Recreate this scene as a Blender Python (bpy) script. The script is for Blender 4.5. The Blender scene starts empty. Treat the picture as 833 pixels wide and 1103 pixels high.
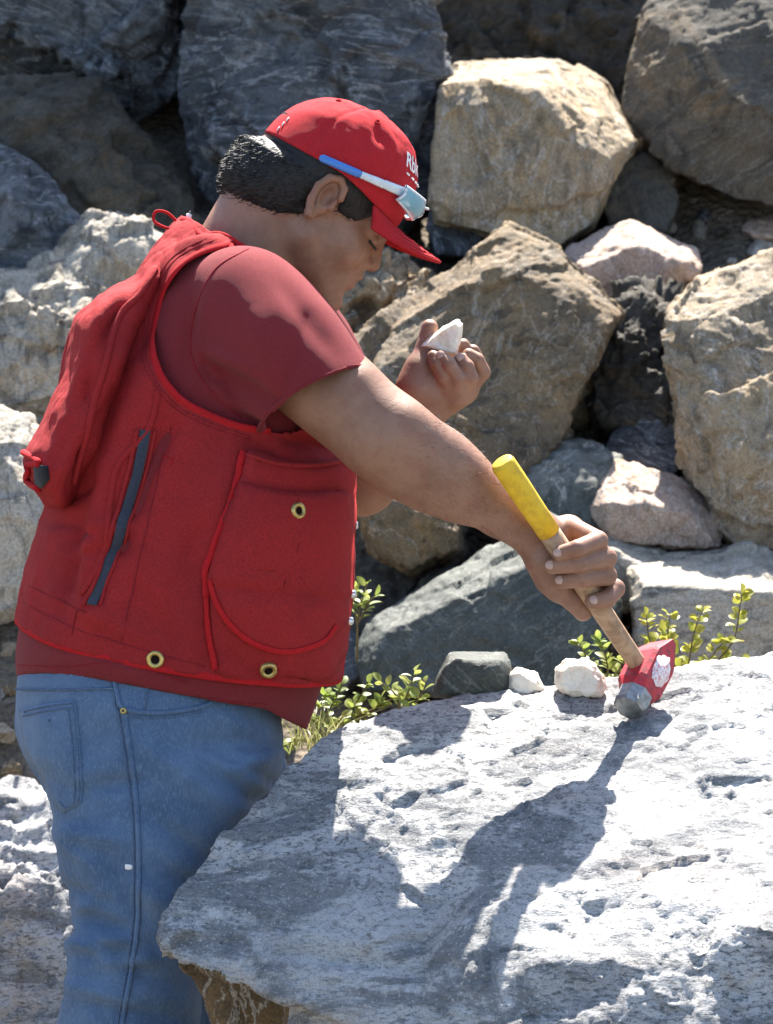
import bpy, bmesh, math, random
import numpy as np
from mathutils import Vector, Matrix
from mathutils.bvhtree import BVHTree
R = math.radians
scene = bpy.context.scene

# ------------------------------------------------------------------ camera
D = 6.0                         # metres from the camera to the plane the man stands in
S = 1.22 / 1103                 # metres per photo pixel in that plane
F = D / S                       # focal length in photo pixels
PITCH = R(10)
FWD = np.array([0, math.cos(PITCH), -math.sin(PITCH)])
UP = np.array([0, math.sin(PITCH), math.cos(PITCH)])
RT = np.array([1.0, 0, 0])
CAM = np.array([0, 0, 1.2]) - FWD * D
cd = bpy.data.cameras.new('camera'); cam = bpy.data.objects.new('camera', cd)
scene.collection.objects.link(cam); scene.camera = cam
cam.location = CAM; cam.rotation_euler = (R(90) - PITCH, 0, 0)
cd.sensor_fit = 'VERTICAL'; cd.sensor_height = 24.0
cd.lens = 24.0 / (2 * 551.5 / F)
cd.clip_end = 500; cd.clip_start = 0.1
cd.dof.use_dof = True; cd.dof.focus_distance = D - 0.1; cd.dof.aperture_fstop = 11

# ------------------------------------------------------------------ world, sun, exposure
SUN_EL, SUN_AZ = R(52), R(5.5)   # sun stands behind the man, high
w_ = bpy.data.worlds.new('World'); scene.world = w_; w_.use_nodes = True
nt = w_.node_tree; bg = nt.nodes['Background']
sky = nt.nodes.new('ShaderNodeTexSky'); sky.sky_type = 'NISHITA'; sky.sun_disc = False
sky.sun_elevation = SUN_EL; sky.sun_rotation = SUN_AZ
nt.links.new(sky.outputs[0], bg.inputs[0]); bg.inputs[1].default_value = 0.088
sl = bpy.data.lights.new('sun', 'SUN'); sl.energy = 5.0; sl.angle = R(0.5); sl.color = (1, .955, .88)
sun = bpy.data.objects.new('sun', sl); scene.collection.objects.link(sun)
sd = Vector((-math.sin(SUN_AZ) * math.cos(SUN_EL), -math.cos(SUN_AZ) * math.cos(SUN_EL), -math.sin(SUN_EL)))
sun.rotation_euler = sd.to_track_quat('-Z', 'Y').to_euler(); sun.location = (0, 6, 9)
scene.view_settings.view_transform = 'Standard'; scene.view_settings.look = 'None'
scene.view_settings.gamma = 1; scene.view_settings.use_curve_mapping = False
scene.view_settings.exposure = 2.05

# ------------------------------------------------------------------ helpers
def P(px, py, w=0.0):
    """photo pixel + metres towards the camera from the man's plane -> world"""
    px = np.asarray(px, float); py = np.asarray(py, float); w = np.asarray(w, float)
    d = D - w
    return CAM + d[..., None] * FWD + ((px - 416.5) * d / F)[..., None] * RT + ((551.5 - py) * d / F)[..., None] * UP
def proj(p):
    r = np.asarray(p) - CAM; d = r @ FWD
    return 416.5 + F * (r @ RT) / d, 551.5 - F * (r @ UP) / d, D - d
def vdir(x, y, z):
    return RT * x + UP * y - FWD * z            # right, up, towards the camera
def unit(v):
    v = np.asarray(v, float); return v / np.linalg.norm(v)

ORG = {}
def mk(name, v, f, m, parent=None, label=None, cat=None, group=None, kind=None, smooth=True, origin=None, mats=None, mi=None):
    v = np.asarray(v, float).reshape(-1, 3)
    if parent is not None: o0 = ORG[parent.name]
    elif origin is not None: o0 = np.asarray(origin, float)
    else: o0 = np.array([v[:, 0].mean(), v[:, 1].mean(), v[:, 2].min()])
    me = bpy.data.meshes.new(name)
    vl = v - o0
    if isinstance(f, np.ndarray) and len(f):
        n, k = f.shape
        me.vertices.add(len(vl)); me.vertices.foreach_set('co', vl.astype(np.float32).ravel())
        me.loops.add(n * k); me.loops.foreach_set('vertex_index', f.astype(np.int32).ravel())
        me.polygons.add(n); me.polygons.foreach_set('loop_start', np.arange(0, n * k, k, dtype=np.int32))
        me.update(calc_edges=True); me.validate()
    else:
        me.from_pydata([tuple(x) for x in vl], [], [tuple(int(i) for i in q) for q in f])
    if smooth: me.polygons.foreach_set('use_smooth', [True] * len(me.polygons))
    o = bpy.data.objects.new(name, me); scene.collection.objects.link(o)
    for q in (mats or [m]): me.materials.append(q)
    if mi is not None: me.polygons.foreach_set('material_index', np.asarray(mi, np.int32)[:len(me.polygons)])
    if parent is not None: o.parent = parent
    else: o.location = o0
    ORG[o.name] = o0
    tag(o, label, cat, group, kind)
    return o
def tag(o, label=None, cat=None, group=None, kind=None):
    if label: o['label'] = label
    if cat: o['category'] = cat
    if group: o['group'] = group
    if kind: o['kind'] = kind
def empty(name, loc, label, cat, group=None):
    o = bpy.data.objects.new(name, None); scene.collection.objects.link(o)
    o.location = loc; o.empty_display_size = .1; ORG[o.name] = np.asarray(loc, float)
    tag(o, label, cat, group); return o
def world_mesh(o):
    me = o.data; v = np.empty(len(me.vertices) * 3, np.float32); me.vertices.foreach_get('co', v)
    return v.reshape(-1, 3).astype(float) + ORG[o.name]
def bvh_of(v, f):
    return BVHTree.FromPolygons([tuple(x) for x in v], [tuple(int(i) for i in q) for q in f])
def join(parts):
    V, Fc, n = [], [], 0
    for v, f in parts:
        V.append(np.asarray(v, float)); Fc += [tuple(int(i) + n for i in q) for q in f]; n += len(v)
    return np.vstack(V), Fc
def solidify(o, t, off=1.0):
    m = o.modifiers.new('thickness', 'SOLIDIFY'); m.thickness = t; m.offset = off

# ---- gradient noise in numpy
_rs = np.random.RandomState(7); _perm = np.tile(_rs.permutation(256), 2)
_g = _rs.normal(size=(256, 3)); _g /= np.linalg.norm(_g, axis=1)[:, None]
def perlin(p):
    i = np.floor(p).astype(np.int64); f = p - i; i &= 255
    u = f * f * f * (f * (f * 6 - 15) + 10); out = 0
    for dx in (0, 1):
        ix = _perm[(i[:, 0] + dx) & 255]; wx = u[:, 0] if dx else 1 - u[:, 0]
        for dy in (0, 1):
            iy = _perm[ix + ((i[:, 1] + dy) & 255)]; wy = wx * (u[:, 1] if dy else 1 - u[:, 1])
            for dz in (0, 1):
                h = _g[_perm[iy + ((i[:, 2] + dz) & 255)]]
                wz = wy * (u[:, 2] if dz else 1 - u[:, 2])
                out = out + wz * (h[:, 0] * (f[:, 0] - dx) + h[:, 1] * (f[:, 1] - dy) + h[:, 2] * (f[:, 2] - dz))
    return out * 1.6
def fbm(p, oct=4, gain=.5):
    a, s = 1.0, 0
    for k in range(oct):
        s = s + a * perlin(p * 2.03 ** k + k * 17.3); a *= gain
    return s
def cr(pts, n, closed=False):
    """Catmull-Rom through pts, n samples"""
    p = np.asarray(pts, float); m = len(p)
    if closed: q = np.vstack([p[-1:], p, p[:2]]); segs = m
    else: q = np.vstack([2 * p[0] - p[1], p, 2 * p[-1] - p[-2]]); segs = m - 1
    t = np.linspace(0, segs, n, endpoint=not closed); i = np.minimum(t.astype(int), segs - 1); u = (t - i)[:, None]
    a, b, c, d = q[i], q[i + 1], q[i + 2], q[i + 3]
    return .5 * (2 * b + (c - a) * u + (2 * a - 5 * b + 4 * c - d) * u ** 2 + (3 * b - a - 3 * c + d) * u ** 3)
def grid_faces(nr, ns, wrap=True):
    i = np.arange(nr - 1)[:, None]; j = np.arange(ns if wrap else ns - 1)[None]; jn = (j + 1) % ns
    return np.stack([i * ns + j, i * ns + jn, (i + 1) * ns + jn, (i + 1) * ns + j], -1).reshape(-1, 4)
def tube(pts, rad, seg=8, nrm=None, thick=None, caps=True):
    """tube along pts; with nrm + thick a flat ribbon of half width rad and half thickness thick"""
    p = np.asarray(pts, float); n = len(p); rad = np.broadcast_to(np.asarray(rad, float), (n,))
    t = np.gradient(p, axis=0); t /= np.linalg.norm(t, axis=1)[:, None] + 1e-12
    if nrm is None:
        ref = np.array([.3, .2, .93]); a = np.cross(t, ref)
        bad = np.linalg.norm(a, axis=1) < .1; a[bad] = np.cross(t[bad], [1, 0, 0])
        a /= np.linalg.norm(a, axis=1)[:, None]; b = np.cross(t, a)
    else:
        b = np.asarray(nrm, float); a = np.cross(t, b); a /= np.linalg.norm(a, axis=1)[:, None] + 1e-12; b = np.cross(a, t)
    th = np.arange(seg) * 2 * math.pi / seg
    rb = rad if thick is None else np.broadcast_to(np.asarray(thick, float), (n,))
    c, s_ = np.cos(th), np.sin(th)
    v = p[:, None] + a[:, None] * (rad[:, None] * c)[..., None] + b[:, None] * (rb[:, None] * s_)[..., None]
    v = v.reshape(-1, 3); f = [tuple(q) for q in grid_faces(n, seg)]
    if caps: f += [tuple(range(seg))[::-1], tuple((n - 1) * seg + k for k in range(seg))]
    return v, f
def box_sweep(sections, capends=True):
    """list of equal length rings -> mesh"""
    v = np.vstack(sections); n = len(sections[0]); f = [tuple(q) for q in grid_faces(len(sections), n)]
    if capends: f += [tuple(range(n))[::-1], tuple((len(sections) - 1) * n + k for k in range(n))]
    return v, f
def hull(pts):
    bm = bmesh.new()
    for p in pts: bm.verts.new(tuple(p))
    r = bmesh.ops.convex_hull(bm, input=bm.verts[:])
    bmesh.ops.delete(bm, geom=[g for g in r['geom_interior'] if isinstance(g, bmesh.types.BMVert)], context='VERTS')
    bm.verts.ensure_lookup_table(); bm.verts.index_update()
    v = np.array([x.co[:] for x in bm.verts]); f = [tuple(x.index for x in q.verts) for q in bm.faces]; bm.free()
    return v, f
def remesh(v, f, vox):
    me = bpy.data.meshes.new('tmp'); me.from_pydata([tuple(x) for x in v], [], [tuple(int(i) for i in q) for q in f])
    o = bpy.data.objects.new('tmp', me); scene.collection.objects.link(o)
    m = o.modifiers.new('r', 'REMESH'); m.mode = 'VOXEL'; m.voxel_size = vox; m.adaptivity = 0
    dg = bpy.context.evaluated_depsgraph_get(); e = o.evaluated_get(dg); r = e.to_mesh()
    n = len(r.vertices); vv = np.empty(n * 3, np.float32); r.vertices.foreach_get('co', vv)
    ff = np.empty(len(r.loops), np.int32); r.loops.foreach_get('vertex_index', ff)
    ls = np.empty(len(r.polygons), np.int32); r.polygons.foreach_get('loop_total', ls)
    assert (ls == 4).all()
    e.to_mesh_clear(); bpy.data.objects.remove(o); bpy.data.meshes.remove(me)
    return vv.reshape(-1, 3).astype(float), ff.reshape(-1, 4)
def normals(v, f):
    n = np.cross(v[f[:, 2]] - v[f[:, 0]], v[f[:, 3]] - v[f[:, 1]]); out = np.zeros_like(v)
    for k in range(4):
        for a in range(3): out[:, a] += np.bincount(f[:, k], n[:, a], len(v))
    return out / (np.linalg.norm(out, axis=1)[:, None] + 1e-12)
def lap(v, f, it, lam=.5, mask=None):
    e = np.vstack([f[:, [0, 1]], f[:, [1, 2]], f[:, [2, 3]], f[:, [3, 0]]])
    e = np.vstack([e, e[:, ::-1]]); cnt = np.bincount(e[:, 0], minlength=len(v))[:, None] + 1e-9
    for _ in range(it):
        s = np.stack([np.bincount(e[:, 0], v[e[:, 1], a], len(v)) for a in range(3)], 1) / cnt
        dv = (s - v) * lam
        v = v + (dv if mask is None else dv * mask[:, None])
    return v

# ---- materials
MATS = {}
class NB:
    def __init__(s, name):
        s.m = bpy.data.materials.new(name); s.m.use_nodes = True; s.t = s.m.node_tree
        s.b = s.t.nodes['Principled BSDF']; MATS[name] = s.m
    def n(s, kind, **kw):
        x = s.t.nodes.new('ShaderNode' + kind)
        for k, v in kw.items():
            if k in x.inputs: s.put(x.inputs[k], v)
            else: setattr(x, k, v)
        return x
    def put(s, sock, v):
        if hasattr(v, 'is_output') or isinstance(v, bpy.types.NodeSocket): s.t.links.new(v, sock)
        else: sock.default_value = v
    def coord(s, rnd=True, rot=(0, 0, 0), scale=(1, 1, 1)):
        c = s.n('TexCoord').outputs['Object']
        if rnd:
            r = s.n('ObjectInfo').outputs['Random']
            q = s.n('VectorMath', operation='SCALE'); s.put(q.inputs[0], (17., 31., 23.)); s.put(q.inputs['Scale'], r)
            a = s.n('VectorMath', operation='ADD'); s.put(a.inputs[0], c); s.put(a.inputs[1], q.outputs[0]); c = a.outputs[0]
        mp = s.n('Mapping', Rotation=rot, Scale=scale); s.put(mp.inputs['Vector'], c); return mp.outputs[0]
    def noise(s, vec, scale, detail=5, rough=.55, dist=0.):
        x = s.n('TexNoise', Scale=scale, Detail=detail, Roughness=rough, Distortion=dist); s.put(x.inputs['Vector'], vec); return x.outputs['Fac']
    def ramp(s, fac, lo, hi, a=0., b=1.):
        x = s.n('MapRange'); x.interpolation_type = 'SMOOTHSTEP'
        s.put(x.inputs[0], fac); x.inputs[1].default_value = lo; x.inputs[2].default_value = hi
        x.inputs[3].default_value = a; x.inputs[4].default_value = b; return x.outputs[0]
    def mix(s, fac, a, b, mode='MIX'):
        x = s.n('Mix', data_type='RGBA', blend_type=mode); s.put(x.inputs[0], fac)
        s.put(x.inputs[6], a if not isinstance(a, tuple) else (*a, 1)); s.put(x.inputs[7], b if not isinstance(b, tuple) else (*b, 1)); return x.outputs[2]
    def math(s, op, a, b=0.):
        x = s.n('Math', operation=op); s.put(x.inputs[0], a); s.put(x.inputs[1], b); return x.outputs[0]
    def bump(s, h, strength, dist, prev=None):
        x = s.n('Bump', Strength=strength, Distance=dist); s.put(x.inputs['Height'], h)
        if prev is not None: s.put(x.inputs['Normal'], prev)
        return x.outputs[0]
    def done(s, col, rough=.8, normal=None, spec=.3, **kw):
        s.put(s.b.inputs['Base Color'], col if not isinstance(col, tuple) else (*col, 1)); s.put(s.b.inputs['Roughness'], rough)
        s.b.inputs['Specular IOR Level'].default_value = spec
        if normal is not None: s.put(s.b.inputs['Normal'], normal)
        for k, v in kw.items(): s.put(s.b.inputs[k], v)
        return s.m

def rock_mat(name, c1, c2, dark, stain, stain_amt=.5, band=.5, rot=(.5, .3, .2), fine=.35, bscale=1., rough=.82, spec=.25, bstr=.7, vein=.5, light=(.55, .52, .47), stretch=3.5):
    b = NB(name); c0 = b.coord(rot=rot); vr = b.n('VectorRotate'); b.put(vr.inputs['Vector'], c0); vr.inputs['Axis'].default_value = (.5, .62, .6)
    b.put(vr.inputs['Angle'], b.math('MULTIPLY', b.n('ObjectInfo').outputs['Random'], 41.)); c = vr.outputs[0]
    sm = b.n('Mapping', Scale=(1, 1, stretch)); b.put(sm.inputs['Vector'], c); st = sm.outputs[0]
    big = b.noise(c, 6 * bscale, 8, .65, .8); bands = b.noise(st, 9 * bscale, 9, .7, 1.1)
    crag = b.noise(c, 34, 10, .72, .5); grain = b.noise(c, 260, 5, .7)
    col = b.mix(b.ramp(big, .4, .6), c1, c2)
    col = b.mix(b.ramp(b.noise(c, 4.5 * bscale, 9, .72, 1.2), .5, .62, 0, stain_amt), col, stain)
    col = b.mix(b.ramp(b.noise(c, 15 * bscale, 9, .74, .8), .54, .63, 0, band), col, dark)
    col = b.mix(b.ramp(bands, .51, .61, 0, band), col, dark)
    vn = b.math('ABSOLUTE', b.math('SUBTRACT', b.noise(st, 4 * bscale, 7, .62, 1.8), .5)); col = b.mix(b.ramp(vn, .0, .016, vein, 0.), col, light)
    col = b.mix(b.ramp(crag, .56, .66, 0, fine), col, dark)
    g = b.ramp(grain, .3, .7, .62, 1.38); gc = b.n('CombineColor'); [b.put(gc.inputs[i], g) for i in range(3)]
    col = b.mix(1., col, gc.outputs[0], 'MULTIPLY')
    n = b.bump(crag, bstr, .012); n = b.bump(bands, bstr * .6, .006, n); n = b.bump(grain, bstr * .7, .0025, n)
    return b.done(col, b.ramp(grain, .3, .7, rough - .2, rough + .08), n, spec)

M_tan = rock_mat('tan_rock', (.35, .265, .17), (.27, .21, .14), (.075, .062, .045), (.38, .255, .125), .6, .5)
M_brown = rock_mat('brown_rock', (.205, .142, .078), (.15, .112, .072), (.04, .034, .026), (.25, .16, .08), .75, .55, rot=(.3, .9, .1), light=(.42, .36, .28))
M_umber = rock_mat('dark_brown_rock', (.115, .095, .07), (.085, .074, .06), (.03, .027, .022), (.21, .145, .08), .6, .5, rot=(.3, .4, .8), light=(.3, .27, .22), vein=.3)
M_pink = rock_mat('pink_granite', (.46, .335, .255), (.38, .285, .225), (.09, .075, .06), (.44, .29, .19), .5, .25)
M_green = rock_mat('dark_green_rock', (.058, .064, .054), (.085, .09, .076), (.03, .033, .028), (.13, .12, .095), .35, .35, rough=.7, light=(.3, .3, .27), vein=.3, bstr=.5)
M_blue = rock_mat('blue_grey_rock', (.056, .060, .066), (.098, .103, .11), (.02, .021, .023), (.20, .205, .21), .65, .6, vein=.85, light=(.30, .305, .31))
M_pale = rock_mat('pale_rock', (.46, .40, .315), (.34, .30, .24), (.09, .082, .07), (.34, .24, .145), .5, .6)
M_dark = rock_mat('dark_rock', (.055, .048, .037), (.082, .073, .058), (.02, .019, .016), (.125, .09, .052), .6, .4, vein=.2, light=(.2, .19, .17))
def gneiss():
    b = NB('white_gneiss'); c = b.coord(False, rot=(.35, .35, .1)); st = b.coord(False, rot=(.35, .35, .1), scale=(1, 1, 3.2))
    broad = b.noise(c, 3.2, 6, .6, .6); col = b.mix(b.ramp(b.noise(c, 7, 7, .65, .5), .38, .64), (.49, .475, .455), (.34, .33, .32))
    col = b.mix(b.ramp(b.noise(c, 5, 7, .65, 1.), .54, .64, 0, .35), col, (.50, .39, .32))
    zone = b.ramp(b.noise(st, 5, 9, .70, 1.), .50, .58); col = b.mix(b.math('MULTIPLY', zone, .8), col, (.13, .135, .14))
    fl = b.ramp(b.noise(st, 105, 7, .72, .4), .50, .60); col = b.mix(b.math('MULTIPLY', fl, b.ramp(broad, .36, .56, .5, .95)), col, (.095, .097, .10))
    col = b.mix(b.ramp(b.noise(c, 430, 4, .7), .54, .66, 0, .7), col, (.12, .12, .12)); col = b.mix(b.ramp(b.noise(c, 300, 4, .7), .57, .66, 0, .55), col, (.66, .645, .62))
    n = b.bump(b.noise(st, 60, 9, .72, .4), .7, .007); n = b.bump(b.noise(c, 280, 5, .7), .6, .002, n)
    return b.done(col, .72, n, .3)
M_gneiss = gneiss()
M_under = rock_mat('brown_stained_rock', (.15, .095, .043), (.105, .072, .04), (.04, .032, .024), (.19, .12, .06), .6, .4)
M_stripe = rock_mat('striped_green_rock', (.10, .105, .09), (.16, .16, .14), (.04, .044, .038), (.36, .355, .32), .55, .7, rot=(.2, .7, .2))
def quartz():
    b = NB('quartz'); c = b.coord(); n = b.noise(c, 60, 5, .6)
    col = b.mix(b.ramp(n, .45, .75), (.80, .72, .60), (.64, .53, .40))
    return b.done(col, .45, b.bump(b.noise(c, 130, 5, .6), .6, .004), .5, **{'Subsurface Weight': .25, 'Subsurface Radius': (.01, .009, .007), 'Subsurface Scale': 1.})
M_quartz = quartz()
def soil():
    b = NB('gravelly_soil'); c = b.coord(False)
    n = b.noise(c, 9, 8, .7); g = b.noise(c, 120, 5, .7); v = b.n('TexVoronoi', Scale=70.); b.put(v.inputs['Vector'], c)
    col = b.mix(b.ramp(n, .4, .6), (.155, .12, .085), (.24, .20, .15)); col = b.mix(b.ramp(g, .45, .65, 0, .6), col, (.07, .06, .05))
    nn = b.bump(v.outputs['Distance'], .8, .02); return b.done(col, .92, b.bump(g, .8, .008, nn), .15)
M_soil = soil()
def cloth(name, col, col2, scale=900., rough=.85, wr=.5, fade=.3, sheen=.15):
    b = NB(name); c = b.coord(False)
    wv = b.n('TexWave', Scale=scale, Distortion=1.5); b.put(wv.inputs['Vector'], c)
    wv2 = b.n('TexWave', Scale=scale, Distortion=1.5); wv2.bands_direction = 'Z'; b.put(wv2.inputs['Vector'], c)
    n = b.noise(c, 9, 6, .6, .4); f = b.noise(c, 420, 4, .7)
    k = b.mix(b.ramp(n, .38, .66, 0, fade), col, col2); k = b.mix(b.ramp(f, .35, .7, 0, .7), k, tuple(x * .72 for x in col2)); k = b.mix(b.ramp(b.noise(c, 900, 3, .7), .55, .75, 0, .18), k, tuple(min(1, x * 1.5 + .03) for x in col))
    h = b.math('ADD', wv.outputs['Fac'], wv2.outputs['Fac'])
    nn = b.bump(b.noise(c, 28, 5, .6, .8), wr, .006); nn = b.bump(h, .35, .0006, nn); nn = b.bump(f, .4, .0012, nn)
    return b.done(k, rough, nn, .15, **{'Sheen Weight': sheen, 'Sheen Roughness': .5})
M_vest = cloth('red_canvas', (.36, .023, .024), (.255, .02, .022), 700, sheen=0., fade=.6)
M_pipe = cloth('bright_red_binding', (.48, .014, .018), (.40, .013, .018), 900, wr=.2, sheen=0.)
M_shirt = cloth('red_jersey', (.215, .022, .026), (.18, .023, .028), 1300, wr=.08, sheen=.05)
M_cap = cloth('red_cap_twill', (.48, .020, .026), (.42, .02, .026), 1200, wr=.15, sheen=0.)
M_zip = cloth('dark_zip_tape', (.05, .06, .085), (.035, .04, .06), 1200, wr=.1)
M_black = cloth('black_mesh', (.012, .012, .014), (.02, .02, .022), 900)
def denim():
    b = NB('blue_denim'); c = b.coord(False)
    n = b.noise(c, 6, 6, .6, .4); f = b.noise(b.coord(False, scale=(1, 1, .25)), 520, 4, .7)
    wv = b.n('TexWave', Scale=650., Distortion=1.0); wv.bands_direction = 'DIAGONAL'; b.put(wv.inputs['Vector'], c)
    col = b.mix(b.ramp(n, .36, .66), (.058, .10, .175), (.115, .175, .27)); col = b.mix(b.ramp(f, .45, .72, 0, .6), col, (.18, .25, .34))
    col = b.mix(b.ramp(b.noise(c, 240, 3, .6), .55, .75, 0, .5), col, (.06, .10, .18))
    nn = b.bump(b.noise(c, 22, 5, .6, .8), .35, .006); nn = b.bump(wv.outputs['Fac'], .3, .0006, nn); nn = b.bump(f, .5, .001, nn)
    return b.done(col, .88, nn, .15, **{'Sheen Weight': .1})
M_denim = denim()
def simple(name, col, rough=.6, spec=.4, var=.0, col2=None, nscale=60., bstr=0., **kw):
    b = NB(name); c = b.coord(False); n = b.noise(c, nscale, 5, .6)
    k = b.mix(b.ramp(n, .4, .68, 0, 1.), col, col2 or tuple(x * (1 - var) for x in col))
    return b.done(k, rough, b.bump(n, bstr, .002) if bstr else None, spec, **kw)
M_skin = None
def skin():
    b = NB('skin'); c = b.coord(False); n = b.noise(c, 22, 5, .6); f = b.noise(c, 260, 4, .7); fr = b.noise(c, 900, 3, .6)
    col = b.mix(b.ramp(n, .35, .68), (.285, .150, .095), (.215, .105, .064)); col = b.mix(b.ramp(b.noise(c, 60, 5, .65), .5, .68, 0, .5), col, (.25, .095, .062)); col = b.mix(b.ramp(f, .55, .7, 0, .45), col, (.15, .07, .045))
    nn = b.bump(b.noise(b.coord(False, scale=(1, 1, 2.5)), 130, 5, .65), .18, .002); nn = b.bump(f, .15, .0010, nn); nn = b.bump(fr, .25, .0004, nn)
    return b.done(col, .52, nn, .4, **{'Subsurface Weight': .08, 'Subsurface Radius': (.012, .005, .003), 'Subsurface Scale': 1.})
M_skin = skin()
M_nail = simple('nail', (.46, .29, .225), .35, .5, .1)
M_hair = simple('black_hair', (.012, .010, .009), .52, .35, .3, nscale=400, bstr=.6)
M_thread = simple('seam_thread', (.26, .20, .14), .8, .2, .2, (.12, .13, .16), 300)
M_dseam = simple('dark_denim_seam', (.06, .095, .16), .9, .1, .3, (.13, .18, .26), 500)
M_redseam = simple('dark_red_stitching', (.24, .02, .026), .9, .1, .3, nscale=300)
M_brass = simple('brass', (.55, .40, .14), .35, .5, .3, nscale=200, Metallic=.85)
M_chrome = simple('snap_metal', (.7, .7, .7), .25, .5, .1, Metallic=.9)
M_hole = simple('dark_hole', (.012, .006, .006), .9, .1)
M_white = simple('white_print', (.8, .78, .76), .6, .3, .05)
M_leaf = None
def leafm(name, a, b2):
    b = NB(name); c = b.coord(True); col = b.mix(b.ramp(b.noise(c, 25, 3, .6), .35, .65), a, b2)
    tr = b.n('BsdfTranslucent'); b.put(tr.inputs[0], col); ms = b.n('MixShader'); ms.inputs[0].default_value = .45
    b.done(col, .45, None, .4); b.put(ms.inputs[1], b.b.outputs[0]); b.put(ms.inputs[2], tr.outputs[0])
    b.put(b.t.nodes['Material Output'].inputs['Surface'], ms.outputs[0]); return b.m
M_leaf = leafm('yellow_green_leaf', (.30, .33, .045), (.42, .38, .07))
M_leaf2 = leafm('green_leaf', (.19, .26, .045), (.36, .36, .10))
M_moss = leafm('moss_green', (.035, .075, .015), (.06, .10, .02))
M_stem = simple('plant_stem', (.16, .12, .05), .8, .2, .3)

# ------------------------------------------------------------------ ground
Y0 = .12
def slope(y):
    t = y - Y0
    s = np.where(t < 0, 0, np.where(t < .4, .5 * t * t / .8, .5 * (t - .2)))
    return np.where(y > 9, .5 * (9 - Y0 - .2) + .12 * (y - 9), s)
def wt(px, py):
    """metres towards the camera at which the ray of a photo pixel meets the slope"""
    w = np.linspace(1.5, -14, 4000); p = P(np.full(4000, px), np.full(4000, py), w)
    k = np.argmax(p[:, 2] < slope(p[:, 1])); return w[k]
def ground():
    a = np.concatenate([np.linspace(-90, -4, 26), np.linspace(-3.5, 3.5, 200), np.linspace(4, 90, 26)])
    b = np.concatenate([np.linspace(-60, -1.5, 20), np.linspace(-1.2, 6, 220), np.linspace(6.4, 110, 30)])
    X, Y = np.meshgrid(a, b); p = np.stack([X.ravel(), Y.ravel(), np.zeros(X.size)], 1)
    n = fbm(p * np.array([1, 1, 1]) * 2.2, 5); amp = np.clip((p[:, 1] + .2) / .6, .08, 1)
    p[:, 2] = slope(p[:, 1]) + .06 * amp * n + .01 * fbm(p * 14, 3) - .05 * amp
    return mk('ground', p, grid_faces(len(b), len(a), False), M_soil, kind='structure', origin=(0, 0, 0))
GROUND = ground()

# ------------------------------------------------------------------ rocks
def facet(v, K, slope_, rs, amp):
    """broken faces: every cell of the surface tilts its own way"""
    s_ = v[rs.randint(0, len(v), K)].astype(np.float32); tl = rs.normal(size=(K, 3)).astype(np.float32) * slope_; of = rs.uniform(-1, 1, K).astype(np.float32) * amp
    out = np.empty(len(v))
    for c in range(0, len(v), 20000):
        p_ = v[c:c + 20000].astype(np.float32); p_ = p_ + (.02 * perlin(p_ * 20.))[:, None].astype(np.float32)
        d2 = (p_ * p_).sum(1)[:, None] + (s_ * s_).sum(1)[None] - 2 * p_ @ s_.T; i1 = d2.argmin(1); r = np.arange(len(p_)); d1 = np.sqrt(np.maximum(d2[r, i1], 0)); d2[r, i1] = 9e9
        i2 = d2.argmin(1); dd2 = np.sqrt(np.maximum(d2[r, i2], 0)); h = np.clip((dd2 - d1) / .004, 0, 1); wg = .5 + .5 * h * h * (3 - 2 * h)
        f1 = ((p_ - s_[i1]) * tl[i1]).sum(1) + of[i1]; f2 = ((p_ - s_[i2]) * tl[i2]).sum(1) + of[i2]; out[c:c + 20000] = f1 * wg + f2 * (1 - wg)
    return out
_tl = _rs.normal(size=(256, 3)); _of = _rs.uniform(-1, 1, 256); _fp = _rs.uniform(0, 1, (256, 3))
def chips(p, freq):
    """planar chips: nearest cell of a jittered lattice, each with its own tilt"""
    q = p * freq; i = np.floor(q).astype(np.int64); best = np.full(len(q), 9.); out = np.zeros(len(q))
    for dx in (-1, 0, 1):
        for dy in (-1, 0, 1):
            for dz in (-1, 0, 1):
                j = i + (dx, dy, dz); h = _perm[_perm[_perm[j[:, 0] & 255] + (j[:, 1] & 255)] + (j[:, 2] & 255)]
                r = q - j - _fp[h]; d = (r * r).sum(1); m_ = d < best; best[m_] = d[m_]; out[m_] = ((r * _tl[h]).sum(1) + .35 * _of[h])[m_]
    return out / freq
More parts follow.
